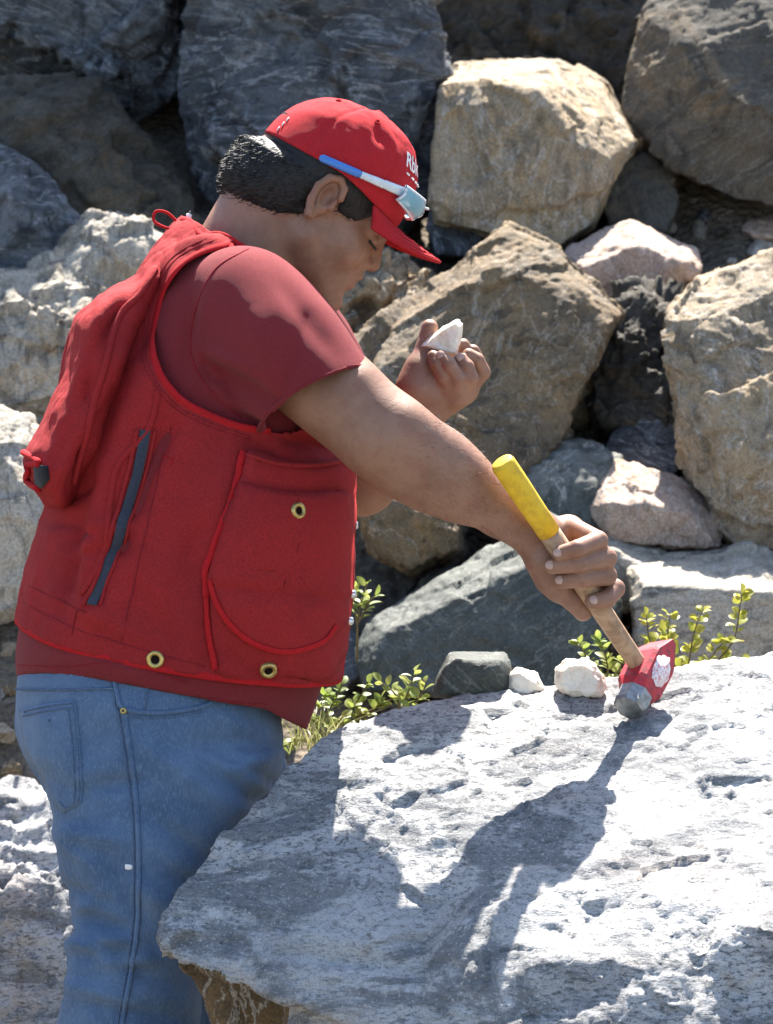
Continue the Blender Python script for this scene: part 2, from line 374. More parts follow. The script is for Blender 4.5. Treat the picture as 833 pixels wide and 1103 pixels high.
def sculpt_rock(v, f, seed, cuts=14, cut=.07, amp=1., strata=None, terr=.5, keep=None):
    rs = np.random.RandomState(seed); c = v.mean(0); size = np.percentile(np.linalg.norm(v - c, axis=1), 90)
    for k in range(cuts):
        n = unit(rs.normal(size=3)); n[1] -= .3; n = unit(n); q = (v - c) @ n
        d = q.max() - rs.uniform(.15, 1) * cut * size * 1.1
        ov = np.maximum(0, q - d); v = v - ov[:, None] * n
    fr = np.linalg.qr(rs.normal(size=(3, 3)))[0]                     # joint directions: ledges break along them
    for k in range(int(3 + 6 * terr)):
        a_, b_ = rs.choice(3, 2, replace=False); n1 = unit(fr[a_] * rs.choice([-1, 1]) + rs.normal(size=3) * .12); n2 = unit(fr[b_] * rs.choice([-1, 1]) + rs.normal(size=3) * .12)
        if n1[1] > .5: n1 = -n1
        q1, q2 = (v - c) @ n1, (v - c) @ n2; d1 = q1.max() - rs.uniform(.02, .05 + .10 * min(terr, 1)) * size; d2 = np.percentile(q2, rs.uniform(35, 90)) + .012 * perlin(v * 14 + k) * size / .15
        e1, e2 = q1 - d1, q2 - d2; m_ = (e1 > 0) & (e2 > 0); t1 = m_ & (e1 <= e2); t2 = m_ & (e1 > e2)
        v = v - np.where(t1, e1, 0)[:, None] * n1 - np.where(t2, e2, 0)[:, None] * n2
    nn = normals(v, f); o = rs.uniform(-50, 50, 3); s = 1 / size
    disp = fbm(v * s * 1.3 + o, 2) * .008 * size
    disp += facet(v, 9, .02 + .06 * terr, rs, .006 * size * terr)
    r = 1 - np.abs(perlin(v * s * 2.2 + o + 31)) * 2
    disp -= np.maximum(0, r - .94) * .30 * size * terr
    wv = v + .004 * np.stack([perlin(v * 45 + k * 9.) for k in range(3)], 1)
    disp += chips(wv + o, 3.2 / size) * (.03 + .08 * terr) + chips(wv + o, 8 / size) * (.02 + .09 * terr) + chips(wv + o, 70) * (.04 + .10 * terr)
    disp += fbm(v * 110 + o, 2, .6) * .0007
    if strata is not None:
        sn = unit(strata); u = v @ sn + .03 * perlin(v * s * 1.5 + o); lay = perlin(np.stack([u * 60 + o[0], (v @ unit(np.cross(sn, [.3, .9, .2]))) * 7, u * 0], 1))
        msk = np.clip(.3 + 1.6 * perlin(v * s * 1.6 + o + 3), 0, 1)
        disp = disp + msk * np.sign(lay) * np.abs(lay) ** .6 * .005 * size / .25
    return v + nn * (disp * amp)[:, None]
def rock(name, label, base, pts, m, seed, thick=.25, vox=.006, cuts=12, cut=.06, amp=1., strata=None, terr=.5, cat='rock', shrink=.8, w=None, group=None, wof=0.):
    """pts: (photo x, photo y, metres towards the camera from where the base meets the slope)"""
    hs = pts if isinstance(pts[0], list) else [pts]
    allp = np.array([q for h_ in hs for q in h_], float)
    wb = (wt(allp[:, 0].mean(), base) if w is None else w) + wof
    parts = []
    for h_ in hs:
        a = np.array(h_, float); ctr = a[:, :2].mean(0)
        bk = ctr + (a[:, :2] - ctr) * shrink; bk[:, 1] += (bk[:, 1] > ctr[1]) * 18
        pt = np.vstack([P(a[:, 0], a[:, 1], wb + a[:, 2]), P(bk[:, 0], bk[:, 1], wb + a[:, 2].min() - thick)])
        parts.append(hull(pt))
    v, f = join(parts); v, f = remesh(v, f, vox)
    v = sculpt_rock(v, f, seed, cuts, cut, amp, strata, terr)
    return mk(name, v, f, m, label=label, cat=cat, group=group)

rock('boulder', 'dark grey-green slab with white diagonal edge behind the hammer', 752,
     [(381, 702, .02), (402, 662, -.01), (590, 550, -.13), (648, 585, -.06), (665, 655, .02), (638, 748, .1), (392, 746, .09), (414, 682, .06), (604, 592, .02)], M_green, 3, .3, .0045, 1, .012, .9, terr=.22, shrink=.97)
rock('boulder', 'grey-green striped rock with wavy pale crest above the gripping hand', 640,
     [(536, 540, .05), (566, 488, 0), (612, 470, -.05), (668, 493, -.03), (655, 540, .05), (635, 600, .1), (560, 610, .1), (600, 500, .06), (640, 520, .08)], M_stripe, 11, .2, .005, 8, .05, 1., (.5, .2, .8), wof=-.1)
rock('boulder', 'small pale grey rock with bright sloping top right of the hand', 690,
     [(640, 585, .0), (652, 572, -.05), (674, 570, -.08), (722, 597, -.04), (705, 640, .04), (672, 660, .06), (645, 640, .06), (655, 592, .04), (690, 608, .05)], M_pale, 15, .15, .005, 6, .04, .7, wof=-.06)
rock('boulder', 'squared pale grey block with flat sunlit top at the right edge', 722,
     [(675, 612, .02), (702, 596, -.12), (915, 584, -.16), (915, 730, .08), (690, 708, .07), (680, 630, .07), (915, 645, .1)], M_pale, 21, .3, .005, 1, .012, .9, wof=-.03, terr=.25, shrink=.98)
rock('boulder', 'pinkish crystalline granite block wedged under the tall right rock', 612,
     [(632, 548, .04), (642, 516, -.02), (664, 498, -.05), (738, 520, -.05), (790, 562, .0), (775, 592, .06), (655, 585, .08), (652, 540, .09), (742, 552, .08)], M_pink, 27, .2, .0045, 2, .02, 1., terr=.5)
rock('boulder', 'tall tan layered rock filling the right edge of the pile', 600,
     [[(717, 342, .0), (750, 298, -.07), (842, 270, -.11), (915, 270, -.11), (915, 575, .12), (800, 565, .12), (740, 530, .04), (778, 335, .02), (795, 480, .13)], [(745, 520, .0), (800, 500, .1), (900, 520, .12), (900, 600, .12), (800, 592, .1), (755, 560, .04)]], M_tan, 33, .35, .005, 1, .015, 1.1, (.25, .1, .95), terr=.38, shrink=.95)
rock('boulder', 'rounded dark brown rock below the raised elbow', 640,
     [(376, 530, .04), (400, 500, .0), (450, 492, -.04), (492, 530, .0), (498, 590, .06), (445, 614, .1), (400, 590, .1), (420, 540, .1), (470, 560, .1)], M_brown, 37, .2, .005, 12, .06, 1.1, terr=.8)
rock('boulder', 'large brown slab with ragged sunlit ridge behind the quartz', 545,
     [(382, 412, .02), (390, 376, -.02), (545, 240, -.11), (592, 262, -.09), (672, 338, -.01), (606, 478, .09), (500, 545, .13), (428, 508, .12), (402, 404, .05), (530, 290, -.02), (628, 312, .0), (656, 350, .03)], M_brown, 41, .3, .0042, 1, .012, 1.1, None, terr=.3, shrink=.95)
rock('boulder', 'pinkish peaked granite rock resting above the brown slab', 380,
     [(606, 280, .0), (612, 268, -.02), (650, 247, -.05), (680, 237, -.06), (752, 268, -.03), (758, 290, .02), (745, 302, .05), (695, 314, .06), (662, 326, .06), (640, 312, .05), (625, 290, .06), (690, 262, .05), (735, 285, .06)], M_pink, 47, .2, .0045, 3, .02, .8, terr=.25, wof=-.04)
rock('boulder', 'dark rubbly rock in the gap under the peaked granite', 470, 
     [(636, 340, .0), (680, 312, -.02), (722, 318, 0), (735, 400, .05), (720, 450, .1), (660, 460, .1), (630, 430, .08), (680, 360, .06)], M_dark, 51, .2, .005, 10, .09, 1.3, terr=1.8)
rock('boulder', 'tilted grey slab in shade beside the tall right rock', 540,
     [(640, 500, .06), (660, 464, .02), (732, 418, -.04), (745, 470, .02), (735, 505, .06), (700, 530, .1), (650, 525, .1)], M_blue, 53, .2, .005, 6, .04, .7, wof=-.04)
rock('boulder', 'small pale stone tucked against the tall right rock', 372,
     [(717, 322, 0), (735, 302, -.02), (765, 300, -.02), (760, 330, .03), (735, 345, .04), (725, 340, .04)], M_pink, 55, .1, .004, 5, .05, .6)
rock('boulder', 'crumbly tan rock in front of the shaded face', 420,
     [(340, 330, .03), (362, 280, .0), (400, 262, -.04), (440, 272, -.02), (466, 296, .0), (462, 335, .05), (410, 385, .1), (360, 390, .1), (400, 310, .06)], M_tan, 57, .2, .004, 14, .09, 1.8, terr=1.2)
rock('boulder', 'small blue-grey rock under the cap brim', 300,
     [(459, 245, .02), (463, 226, 0), (482, 216, -.02), (520, 220, -.02), (526, 250, .02), (505, 275, .05), (470, 275, .05)], M_blue, 61, .12, .004, 7, .06, .7)
rock('boulder', 'big tan block with flat sunlit top at upper centre', 300,
     [(470, 238, .08), (468, 160, .05), (476, 95, .04), (490, 68, -.16), (602, 64, -.18), (650, 92, -.15), (687, 152, -.03), (641, 244, .06), (602, 270, .10), (578, 98, .07), (615, 150, .09), (655, 170, .05)], M_tan, 67, .35, .0045, 1, .012, 1., terr=.2, shrink=.97)
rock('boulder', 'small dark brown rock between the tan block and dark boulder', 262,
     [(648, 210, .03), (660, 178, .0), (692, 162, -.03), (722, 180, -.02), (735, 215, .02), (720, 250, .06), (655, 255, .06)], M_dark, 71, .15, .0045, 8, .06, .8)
rock('boulder', 'huge dark brown boulder filling the upper right corner', 235,
     [(669, 112, .02), (690, 13, -.05), (745, -70, -.1), (930, -70, -.1), (930, 240, .1), (790, 220, .1), (700, 168, .06), (735, 45, .07), (800, 90, .14)], M_umber, 73, .4, .006, 1, .02, .9, terr=.3, wof=.02)
rock('boulder', 'large shaded blue-grey rock behind the red cap', 250,  # unseen upper part is extended above the frame to cast shade below
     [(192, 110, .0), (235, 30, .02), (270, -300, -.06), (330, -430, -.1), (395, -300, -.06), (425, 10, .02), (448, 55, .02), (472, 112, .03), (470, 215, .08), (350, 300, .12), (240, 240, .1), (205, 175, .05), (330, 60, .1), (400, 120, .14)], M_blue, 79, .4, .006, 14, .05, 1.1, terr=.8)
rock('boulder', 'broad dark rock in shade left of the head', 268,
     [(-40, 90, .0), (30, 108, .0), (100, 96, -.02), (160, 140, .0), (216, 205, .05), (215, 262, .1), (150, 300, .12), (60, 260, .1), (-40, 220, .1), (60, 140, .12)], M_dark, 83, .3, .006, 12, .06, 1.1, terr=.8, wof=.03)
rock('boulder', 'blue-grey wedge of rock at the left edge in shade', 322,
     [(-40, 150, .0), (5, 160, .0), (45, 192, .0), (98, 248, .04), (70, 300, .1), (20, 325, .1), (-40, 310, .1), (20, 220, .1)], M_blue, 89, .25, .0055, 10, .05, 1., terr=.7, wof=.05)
rock('boulder', 'angular shaded rock in the upper left corner', 150,  # raised far above the frame; the unseen added height shades the rocks below
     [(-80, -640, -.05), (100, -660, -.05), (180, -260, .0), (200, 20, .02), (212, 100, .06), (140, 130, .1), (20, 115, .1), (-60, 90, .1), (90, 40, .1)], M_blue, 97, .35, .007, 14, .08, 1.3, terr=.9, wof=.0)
rock('boulder', 'shaded rock at the top edge between corner rock and cap rock', 110,  # unseen height added over the top edge as a shade caster
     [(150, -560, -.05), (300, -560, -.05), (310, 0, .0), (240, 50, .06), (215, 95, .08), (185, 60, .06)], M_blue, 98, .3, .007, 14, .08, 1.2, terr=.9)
rock('boulder', 'cream sunlit boulder behind the vest shoulder', 480,
     [[(-60, 310, .0), (0, 298, -.02), (62, 284, -.06), (150, 300, -.08), (180, 350, .0), (150, 440, .08), (30, 462, .1), (-60, 450, .1), (20, 340, .06), (70, 335, .06)],
      [(60, 290, -.06), (90, 258, -.10), (118, 228, -.12), (152, 232, -.14), (184, 256, -.12), (200, 320, .0), (130, 330, .02), (112, 262, -.04), (145, 270, -.04)]], M_pale, 101, .3, .0055, 14, .05, 1.3, terr=.9, wof=-.05)
rock('boulder', 'rounded pale boulder at the left edge behind the vest hem', 700,
     [(-60, 445, .0), (0, 438, -.03), (40, 458, -.02), (80, 520, .02), (70, 600, .06), (20, 660, .1), (-60, 690, .1), (0, 520, .1), (30, 560, .1)], M_pale, 103, .3, .0055, 10, .05, .9, terr=.5, wof=-.05)
rock('boulder', 'bright white banded boulder behind the jeans at lower left', 1130,
     [(-60, 870, -.05), (0, 852, -.10), (60, 868, -.12), (160, 900, -.12), (220, 1000, -.02), (200, 1120, .08), (60, 1160, .12), (-60, 1160, .12), (0, 960, .06), (80, 980, .06)], M_gneiss, 107, .35, .0055, 10, .05, 1.2, (.1, .2, .95), terr=.7)
rock('boulder', 'pale pink chip of rock on the shaded scree at far right', 300,
     [(798, 246, .01), (808, 235, -.02), (835, 232, -.02), (860, 240, 0), (850, 258, .03), (815, 256, .03)], M_pink, 109, .06, .004, 4, .05, .5, wof=-.1)
rock('boulder', 'second flat chip on the shaded scree below the pale pink one', 316,
     [(802, 270, .01), (815, 256, -.02), (840, 262, -.02), (850, 276, .02), (820, 282, .03)], M_pale, 110, .06, .004, 4, .05, .5, wof=-.1)
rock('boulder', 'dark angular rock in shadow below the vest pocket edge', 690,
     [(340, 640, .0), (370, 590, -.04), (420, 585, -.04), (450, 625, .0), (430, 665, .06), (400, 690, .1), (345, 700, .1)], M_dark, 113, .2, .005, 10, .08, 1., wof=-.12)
rock('boulder', 'small grey rock beside the vest corner among the leaves', 738,
     [(345, 690, .0), (368, 672, -.02), (392, 690, 0), (396, 722, .04), (370, 742, .05), (345, 730, .05)], M_blue, 117, .1, .004, 7, .06, .7)
rock('boulder', 'broken dark bank of rock in shade above the tan block', 120,  # bank added so its steep backlit face keeps this zone in shade
     [(388, 90, .0), (400, 20, .0), (430, -60, -.06), (560, -90, -.08), (690, -70, -.06), (720, 40, .0), (690, 110, .06), (560, 120, .08), (440, 110, .08)], M_dark, 131, .3, .006, 8, .06, 1.6, terr=1.4, wof=-.12)
# small loose stones that fill the gaps of the pile
rsx = np.random.RandomState(5)
def chunk(ctr, r, rs, squash=.75):
    p = rs.normal(size=(11, 3)); p /= np.linalg.norm(p, axis=1)[:, None]; p *= r * rs.uniform(.75, 1.1, (11, 1)); p[:, 2] *= squash
    return hull(p + ctr)
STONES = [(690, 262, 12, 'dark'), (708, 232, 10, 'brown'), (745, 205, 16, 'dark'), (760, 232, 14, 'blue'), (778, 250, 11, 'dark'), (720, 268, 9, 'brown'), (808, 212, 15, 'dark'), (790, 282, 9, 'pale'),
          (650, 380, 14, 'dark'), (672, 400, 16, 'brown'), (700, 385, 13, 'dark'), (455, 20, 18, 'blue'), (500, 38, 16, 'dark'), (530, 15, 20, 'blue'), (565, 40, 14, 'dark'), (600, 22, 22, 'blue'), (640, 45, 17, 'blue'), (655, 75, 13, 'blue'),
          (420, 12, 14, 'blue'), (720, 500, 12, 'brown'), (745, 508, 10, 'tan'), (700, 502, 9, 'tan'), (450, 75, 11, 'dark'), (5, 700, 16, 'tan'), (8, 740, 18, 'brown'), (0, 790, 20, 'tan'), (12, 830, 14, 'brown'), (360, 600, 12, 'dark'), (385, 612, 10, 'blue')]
def where_of(x, y):
    return 'among the scree right of the tan block' if x > 640 and y < 300 else 'in the dark gap under the peaked granite' if 640 < x < 710 and y < 420 else 'on the shaded bank at the top edge' if y < 100 else 'on the dry ground behind the jeans' if x < 30 else 'under the tall right rock' if x > 600 else 'in the shadow beside the vest front'
COLW = {'dark': (M_dark, 'dark'), 'brown': (M_brown, 'brown'), 'blue': (M_blue, 'blue-grey'), 'pale': (M_pale, 'pale'), 'tan': (M_tan, 'tan')}
NTH = ['leftmost', 'second from left', 'third from left', 'fourth from left', 'fifth from left', 'sixth from left', 'seventh from left', 'eighth from left', 'rightmost']
for i, (x, y, r, k) in enumerate(STONES):
    c = P(x, y, wt(x, y) - .01); rr = r * S * 1.35
    v, f = chunk(c, rr, rsx, .8); v, f = remesh(v, f, max(.0035, rr / 9)); v = sculpt_rock(v, f, 300 + i, 6, .08, 1., None, .8)
    where = where_of(x, y); peers = sorted(s_[0] for s_ in STONES if where_of(s_[0], s_[1]) == where and s_[3] == k); m_, cw = COLW[k]
    nth = '' if len(peers) == 1 else ', rightmost' if x == peers[-1] else ', ' + NTH[peers.index(x)]
    mk('stone', v, f, m_, label='small %s loose stone %s%s' % (cw, where, nth), cat='stone', group='loose stones ' + where)
def rubble(n=2600):
    parts = []
    rs = np.random.RandomState(12)
    for i in range(n):
        x, y = rs.uniform(-1.6, 1.6), rs.uniform(.35, 5.2)
        r = .008 + .03 * rs.rand() ** 2.2
        parts.append(chunk(np.array([x, y, float(slope(y)) + .01 - .05 + rs.uniform(-.01, .04)]), r, rs))
    v, f = join(parts)
    mk('rubble', v, f, M_rub, kind='stuff', label='loose broken gravel between the rocks of the pile', cat='rubble', smooth=False, origin=(0, 0, 0))
M_rub = rock_mat('rubble_mix', (.17, .15, .125), (.26, .235, .20), (.06, .055, .05), (.24, .17, .10), .6, .5, bscale=4)
rubble()

# ------------------------------------------------------------------ foreground boulder
def front_boulder():
    up_ = [(385, 772, .10), (440, 756, .07), (520, 748, .05), (600, 754, .07), (660, 764, .08), (700, 764, .07), (745, 745, .02), (800, 722, -.03), (880, 698, -.06), (980, 720, -.05),
           (338, 793, .16), (302, 830, .20), (236, 900, .26), (186, 964, .31), (171, 990, .33), (171, 1012, .35), (188, 1034, .37), (245, 1040, .40), (300, 1045, .42), (360, 1060, .46),
           (440, 1010, .44), (560, 1040, .50), (660, 1040, .53), (833, 1000, .50), (980, 1000, .46), (980, 1150, .55), (700, 1180, .60), (500, 1160, .55), (400, 1110, .50),
           (310, 900, .2), (330, 1000, .2), (700, 1000, .0), (980, 1000, -.3), (900, 760, -.25), (500, 900, .0), (420, 1050, .1)]
    lo_ = [(300, 1046, .38), (305, 1075, .40), (335, 1115, .43), (360, 1060, .44), (420, 1100, .49), (560, 1060, .50), (720, 1100, .56), (980, 1080, .5), (990, 1300, .6), (700, 1300, .62), (450, 1320, .52), (330, 1300, .42),
           (360, 1700, .4), (560, 1720, .6), (960, 1720, .55), (990, 1720, -.3), (500, 1700, -.05), (980, 1000, -.2), (500, 1000, .1), (350, 1080, .2)]
    un_ = [(196, 1030, .34), (300, 1044, .36), (225, 1085, .28), (255, 1112, .27), (330, 1120, .33), (330, 1250, .3), (290, 1200, .28), (330, 1040, .15), (330, 1200, .1), (240, 1030, .2)]
    v, f = join([hull(P(*np.array(h_, float).T)) for h_ in (up_, lo_, un_)]); v, f = remesh(v, f, .0045); v = lap(v, f, 3, .5)
    px, py, w = proj(v); nn = normals(v, f); dsp = np.zeros(len(v))
    # hollows and ledges seen in the photograph: (x, y, rx, ry, depth)
    for x, y, rx, ry, dp, an in [(430, 880, 70, 50, .010, .5), (405, 905, 30, 80, .006, .4), (470, 960, 26, 70, .010, .1), (445, 1040, 22, 80, .016, .1), (370, 1030, 70, 9, .014, .1),
                                 (720, 1010, 70, 30, .010, -.4), (755, 1030, 12, 60, .014, .1), (800, 1060, 40, 40, .012, 0), (620, 990, 60, 14, .010, -.3), (690, 860, 40, 10, .006, .2), (560, 850, 50, 60, .010, .8),
                                 (350, 820, 50, 20, .008, -.5), (690, 930, 70, 12, .007, -.3), (520, 800, 60, 10, .005, 0), (620, 1070, 80, 20, .012, -.3)]:
        ca, sa = math.cos(an), math.sin(an); dx, dy = px - x, py - y; a, b = (dx * ca + dy * sa) / rx, (-dx * sa + dy * ca) / ry
        dsp -= dp * np.exp(-(a * a + b * b))
    o = np.array([3., 7., 1.]); rot = unit([.18, .55, .8]); u = v @ rot + .04 * fbm(v * 3.2 + o, 3); t = v @ unit(np.cross(rot, [0, .5, -.5]))
    q = np.stack([u * 38, t * 5, (v @ unit([.9, .1, -.2])) * 4], 1)
    lay = fbm(q + o, 3); lay = np.sign(lay) * np.abs(lay) ** .7
    rb = np.random.RandomState(4); dsp += .0016 * lay * np.clip(.3 + 1.6 * perlin(v * 6 + 8), 0, 1) + .005 * fbm(v * 4 + o, 2) + .0012 * fbm(v * 26, 3, .6)
    dsp += facet(v, 40, .02, rb, .001)
    wv = v + .004 * np.stack([perlin(v * 40 + k * 9.) for k in range(3)], 1); dsp += chips(wv * np.array([1, 1, 1.6]), 14) * .05 + chips(wv * np.array([1, 1, 1.6]), 34) * .055 + chips(wv, 85) * .08
    v = v + nn * dsp[:, None]
    px, py, w = proj(v); fx, fy, fw = (q_[f].mean(1) for q_ in (px, py, w)); nz = normals(v, f)[f].mean(1)
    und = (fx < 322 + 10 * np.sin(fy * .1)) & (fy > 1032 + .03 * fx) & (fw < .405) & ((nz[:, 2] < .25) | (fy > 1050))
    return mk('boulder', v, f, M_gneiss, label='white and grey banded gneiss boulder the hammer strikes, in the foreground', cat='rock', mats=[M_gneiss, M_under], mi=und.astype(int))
BOULDER = front_boulder()
BV = BVHTree.FromObject(BOULDER, bpy.context.evaluated_depsgraph_get())
def on_boulder(px, py):
    o0 = Vector(ORG[BOULDER.name]); d = Vector(P(px, py, 0.) - CAM).normalized()
    h = BV.ray_cast(Vector(CAM) - o0, d); return (np.array(h[0] + o0) if h[0] else None)
def drop(x, y):
    o0 = Vector(ORG[BOULDER.name]); h = BV.ray_cast(Vector((x, y, 3)) - o0, Vector((0, 0, -1))); return float(h[0].z + o0.z) if h[0] else None

# stones lying on the boulder: built about their own outlines, then set down on its top
def top_stone(name, label, outline, w, m, seed, amp=1., thick=.05, vox=.003, cuts=8, cut=.06, cat='rock', terr=.5):
    a = np.array(outline, float); c = a[:, :2].mean(0)
    fr = c + (a[:, :2] - c) * .7; pt = np.vstack([P(a[:, 0], a[:, 1], w + a[:, 2]), P(fr[:, 0], fr[:, 1] + 2, w + .6 * thick), P(c[0] + (a[:, 0] - c[0]) * .8, c[1] + (a[:, 1] - c[1]) * .85, w - thick)])
    v, f = hull(pt); v, f = remesh(v, f, vox); v = sculpt_rock(v, f, seed, cuts, cut, amp, None, terr)
    zb = v[:, 2].min(); ctr = v[v[:, 2] < zb + .012].mean(0); z = drop(ctr[0], ctr[1])
    if z is not None: v[:, 2] += z - zb - (.003 if 'chip' in name else .007)
    return mk(name, v, f, m, label=label, cat=cat)
top_stone('boulder', 'small dark rock with flat pale top standing on the boulder rim', [(463, 752, 0), (470, 728, .0), (484, 702, -.03), (545, 702, -.03), (551, 712, .0), (552, 740, .01), (545, 754, .01), (478, 722, .03), (530, 726, .04)], .02, M_green, 201, .5, .05, .0035, 2, .02, terr=.2)
top_stone('quartz_chip', 'small white quartz chip left of the round white lump', [(545, 750, 0), (548, 733, 0), (558, 725, 0), (578, 730, 0), (588, 750, 0), (566, 756, .01)], .03, M_quartz, 203, .8, .02, .0022, cat='quartz')
top_stone('quartz_lump', 'rounded white quartz lump beside the hammer head', [(596, 752, 0), (598, 735, 0), (610, 723, 0), (632, 722, 0), (646, 732, 0), (655, 752, 0), (648, 765, .01), (606, 762, .01)], .055, M_quartz, 205, .9, .03, .0022, 10, .05, cat='quartz', terr=.8)

# ------------------------------------------------------------------ plants
def leaf_mesh(L, Wd, fold=.25):
    n = 6; v = []; f = []
    for k in range(n + 1):
        t = k / n; wd = Wd * math.sin(math.pi * min(1, t * .92 + .06)) ** .8 * (1 if k < n else 0.05)
        z = -.25 * L * t * t
        v += [(-wd, L * t, z + fold * wd), (0, L * t, z), (wd, L * t, z + fold * wd)]
    for k in range(n):
        a = 3 * k; f += [(a, a + 1, a + 4, a + 3), (a + 1, a + 2, a + 5, a + 4)]
    return np.array(v), f
def leaf_place(v, pos, d, n):
    d = unit(d); x = np.cross(d, n); x = unit(x); z = np.cross(x, d); return pos + v[:, :1] * x + v[:, 1:2] * d + v[:, 2:] * z
def plant(label, stems, L, Wd, gap, m, seed, single=True, name='leafy_plant', w=None):
    rs = np.random.RandomState(seed)
    x0, y0 = stems[0][0][:2]; w0 = wt(x0, y0) if w is None else w
    base = P(x0, y0, w0); root = empty(name, base, label, 'plant')
    lv, lf = leaf_mesh(L, Wd); shared = None; bulk = []
    for st in stems:
        pts = np.array([P(x, y, w0 + (q[0] if q else 0)) for x, y, *q in st]); c = cr(pts, 24)
        if st[0][1] >= y0 - 4:
            ext = c[0] - np.array([0, 0, .05]); c = np.vstack([ext, c])
        v, f = tube(c, np.linspace(.0016, .0007, len(c)), 5); mk('stem', v, f, M_stem, root)
        ln = np.linalg.norm(np.diff(c, axis=0), axis=1).sum(); k = max(3, int(ln / gap))
        for i in range(k):
            t = min(1, .25 + .75 * i / (k - 1) + rs.uniform(-.06, .06)); j = min(len(c) - 2, int(t * (len(c) - 1))); p0 = c[j]; tg = unit(c[j + 1] - c[j])
            for s_ in ((-1, 1) if i < k - 1 else (0,)):
                if rs.rand() < .12: continue
                d = unit(tg * rs.uniform(.2, .9) + vdir(s_ * rs.uniform(.5, 1.), rs.uniform(-.1, .5), rs.uniform(-.6, .8)))
                nrm = unit(vdir(rs.uniform(-.5, .5), rs.uniform(.2, 1.), rs.uniform(-.2, .8))); sc = rs.uniform(.65, 1.15)
                if single:
                    xx = unit(np.cross(d, nrm)); zz = np.cross(xx, d)
                    if shared is None:
                        shared = bpy.data.meshes.new('leaf'); shared.from_pydata([tuple(q) for q in lv], [], lf); shared.materials.append(m)
                        shared.polygons.foreach_set('use_smooth', [True] * len(shared.polygons))
                    o = bpy.data.objects.new('leaf', shared); scene.collection.objects.link(o); o.parent = root
                    mt = np.eye(4); mt[:3, 0], mt[:3, 1], mt[:3, 2] = xx * sc, d * sc, zz * sc; mt[:3, 3] = p0 + d * .003 - base; o.matrix_local = Matrix(mt.tolist())
                else: bulk.append((leaf_place(lv * sc, p0, d, nrm), lf))
    if bulk:
        v, f = join(bulk); mk('foliage', v, f, m, root, kind='stuff')
    return root
plant('thin stemmed plant with round yellow-green leaves right of the hammer head',
      [[(735, 752), (742, 715), (748, 680), (758, 655)], [(735, 752), (728, 720), (720, 690), (722, 660)], [(735, 752), (765, 720), (790, 690), (797, 655), (800, 635)], [(735, 752), (755, 725), (772, 700), (785, 688)],
       [(735, 752), (712, 725), (700, 690), (696, 660)], [(735, 752), (760, 740), (780, 720), (800, 712)]], .0130, .0064, .0105, M_leaf, 4, w=-.62)
plant('small bushy plant with narrow bright leaves left of the hammer head',
      [[(650, 752), (640, 725), (628, 700), (622, 690)], [(650, 752), (655, 722), (650, 700), (645, 688)], [(650, 752), (662, 730), (672, 712), (678, 700)], [(650, 752), (632, 738), (620, 728), (612, 722)], [(650, 752), (660, 735), (690, 725), (700, 705)]], .015, .0042, .009, M_leaf2, 6, single=False, w=-.55)
plant('low leafy bush between the vest hem and the boulder',
      [[(345, 800), (350, 775), (362, 752), (370, 735)], [(345, 800), (362, 780), (385, 755), (398, 732)], [(345, 800), (332, 780), (325, 770), (318, 762)], [(345, 800), (372, 785), (400, 768), (412, 750)], [(345, 800), (340, 778), (345, 760), (352, 748)], [(345, 800), (322, 795), (312, 800), (304, 806)], [(345, 800), (380, 775), (410, 760), (440, 742)]], .015, .0052, .010, M_leaf2, 8, single=False, w=-.5)
plant('upright pale sprig in front of the green slab, left of flat topped rock',
      [[(432, 775), (436, 755), (442, 740), (448, 722)], [(432, 775), (428, 752), (420, 742), (410, 735)], [(432, 775), (445, 760), (455, 748), (458, 735)]], .015, .005, .013, M_leaf2, 10, w=-.45)
plant('little green sprig beside the vest front edge',
      [[(385, 672), (388, 655), (392, 640), (396, 628)], [(385, 672), (392, 660), (398, 648), (404, 642)], [(385, 672), (382, 655), (378, 640), (376, 630)]], .017, .0052, .015, M_leaf2, 14, w=-.75)
def grass_tuft(label, px, py, w, n, seed, hgt=.06):
    rs = np.random.RandomState(seed); b = P(px, py, w); parts = []
    for i in range(n):
        p0 = b + np.array([rs.normal() * .02, rs.normal() * .02, -.02]); d = np.array([rs.normal() * .5, rs.normal() * .5, 1]); h_ = hgt * rs.uniform(.5, 1.2)
        c = np.array([p0, p0 + d * h_ * .5, p0 + d * h_ * np.array([1.6, 1.6, .9])]); s_ = unit(np.array([rs.normal(), rs.normal(), 0])) * .0011
        parts.append((np.array([c[0] - s_, c[0] + s_, c[1] + s_ * .7, c[1] - s_ * .7, c[2]]), [(0, 1, 2, 3), (3, 2, 4)]))
    v, f = join(parts); return mk('grass_tuft', v, f, M_dry, label=label, cat='grass', smooth=False)
M_dry = leafm('dry_grass', (.30, .27, .12), (.20, .22, .07))
grass_tuft('dry grass tuft growing beside the vest corner', 345, 790, -.45, 90, 1)
def moss(px, py, rx, ry, n, seed, label):
    rs = np.random.RandomState(seed); lv, lf = leaf_mesh(.02, .006); parts = []
    for i in range(n):
        x, y = px + rs.normal() * rx, py + rs.normal() * ry; p = P(x, y, wt(x, y) + .01)
        parts.append((leaf_place(lv * rs.uniform(.6, 1.3), p, unit(rs.normal(size=3) + [0, -.3, .6]), unit(rs.normal(size=3) + [0, 0, 1])), lf))
    v, f = join(parts); mk('ground_cover', v, f, M_moss, kind='stuff', label=label, cat='plants')
moss(475, 25, 40, 18, 420, 3, 'dark green ground cover on the shaded bank above the tan block')
moss(620, 22, 26, 14, 200, 5, 'dark green ground cover left of the upper right boulder')

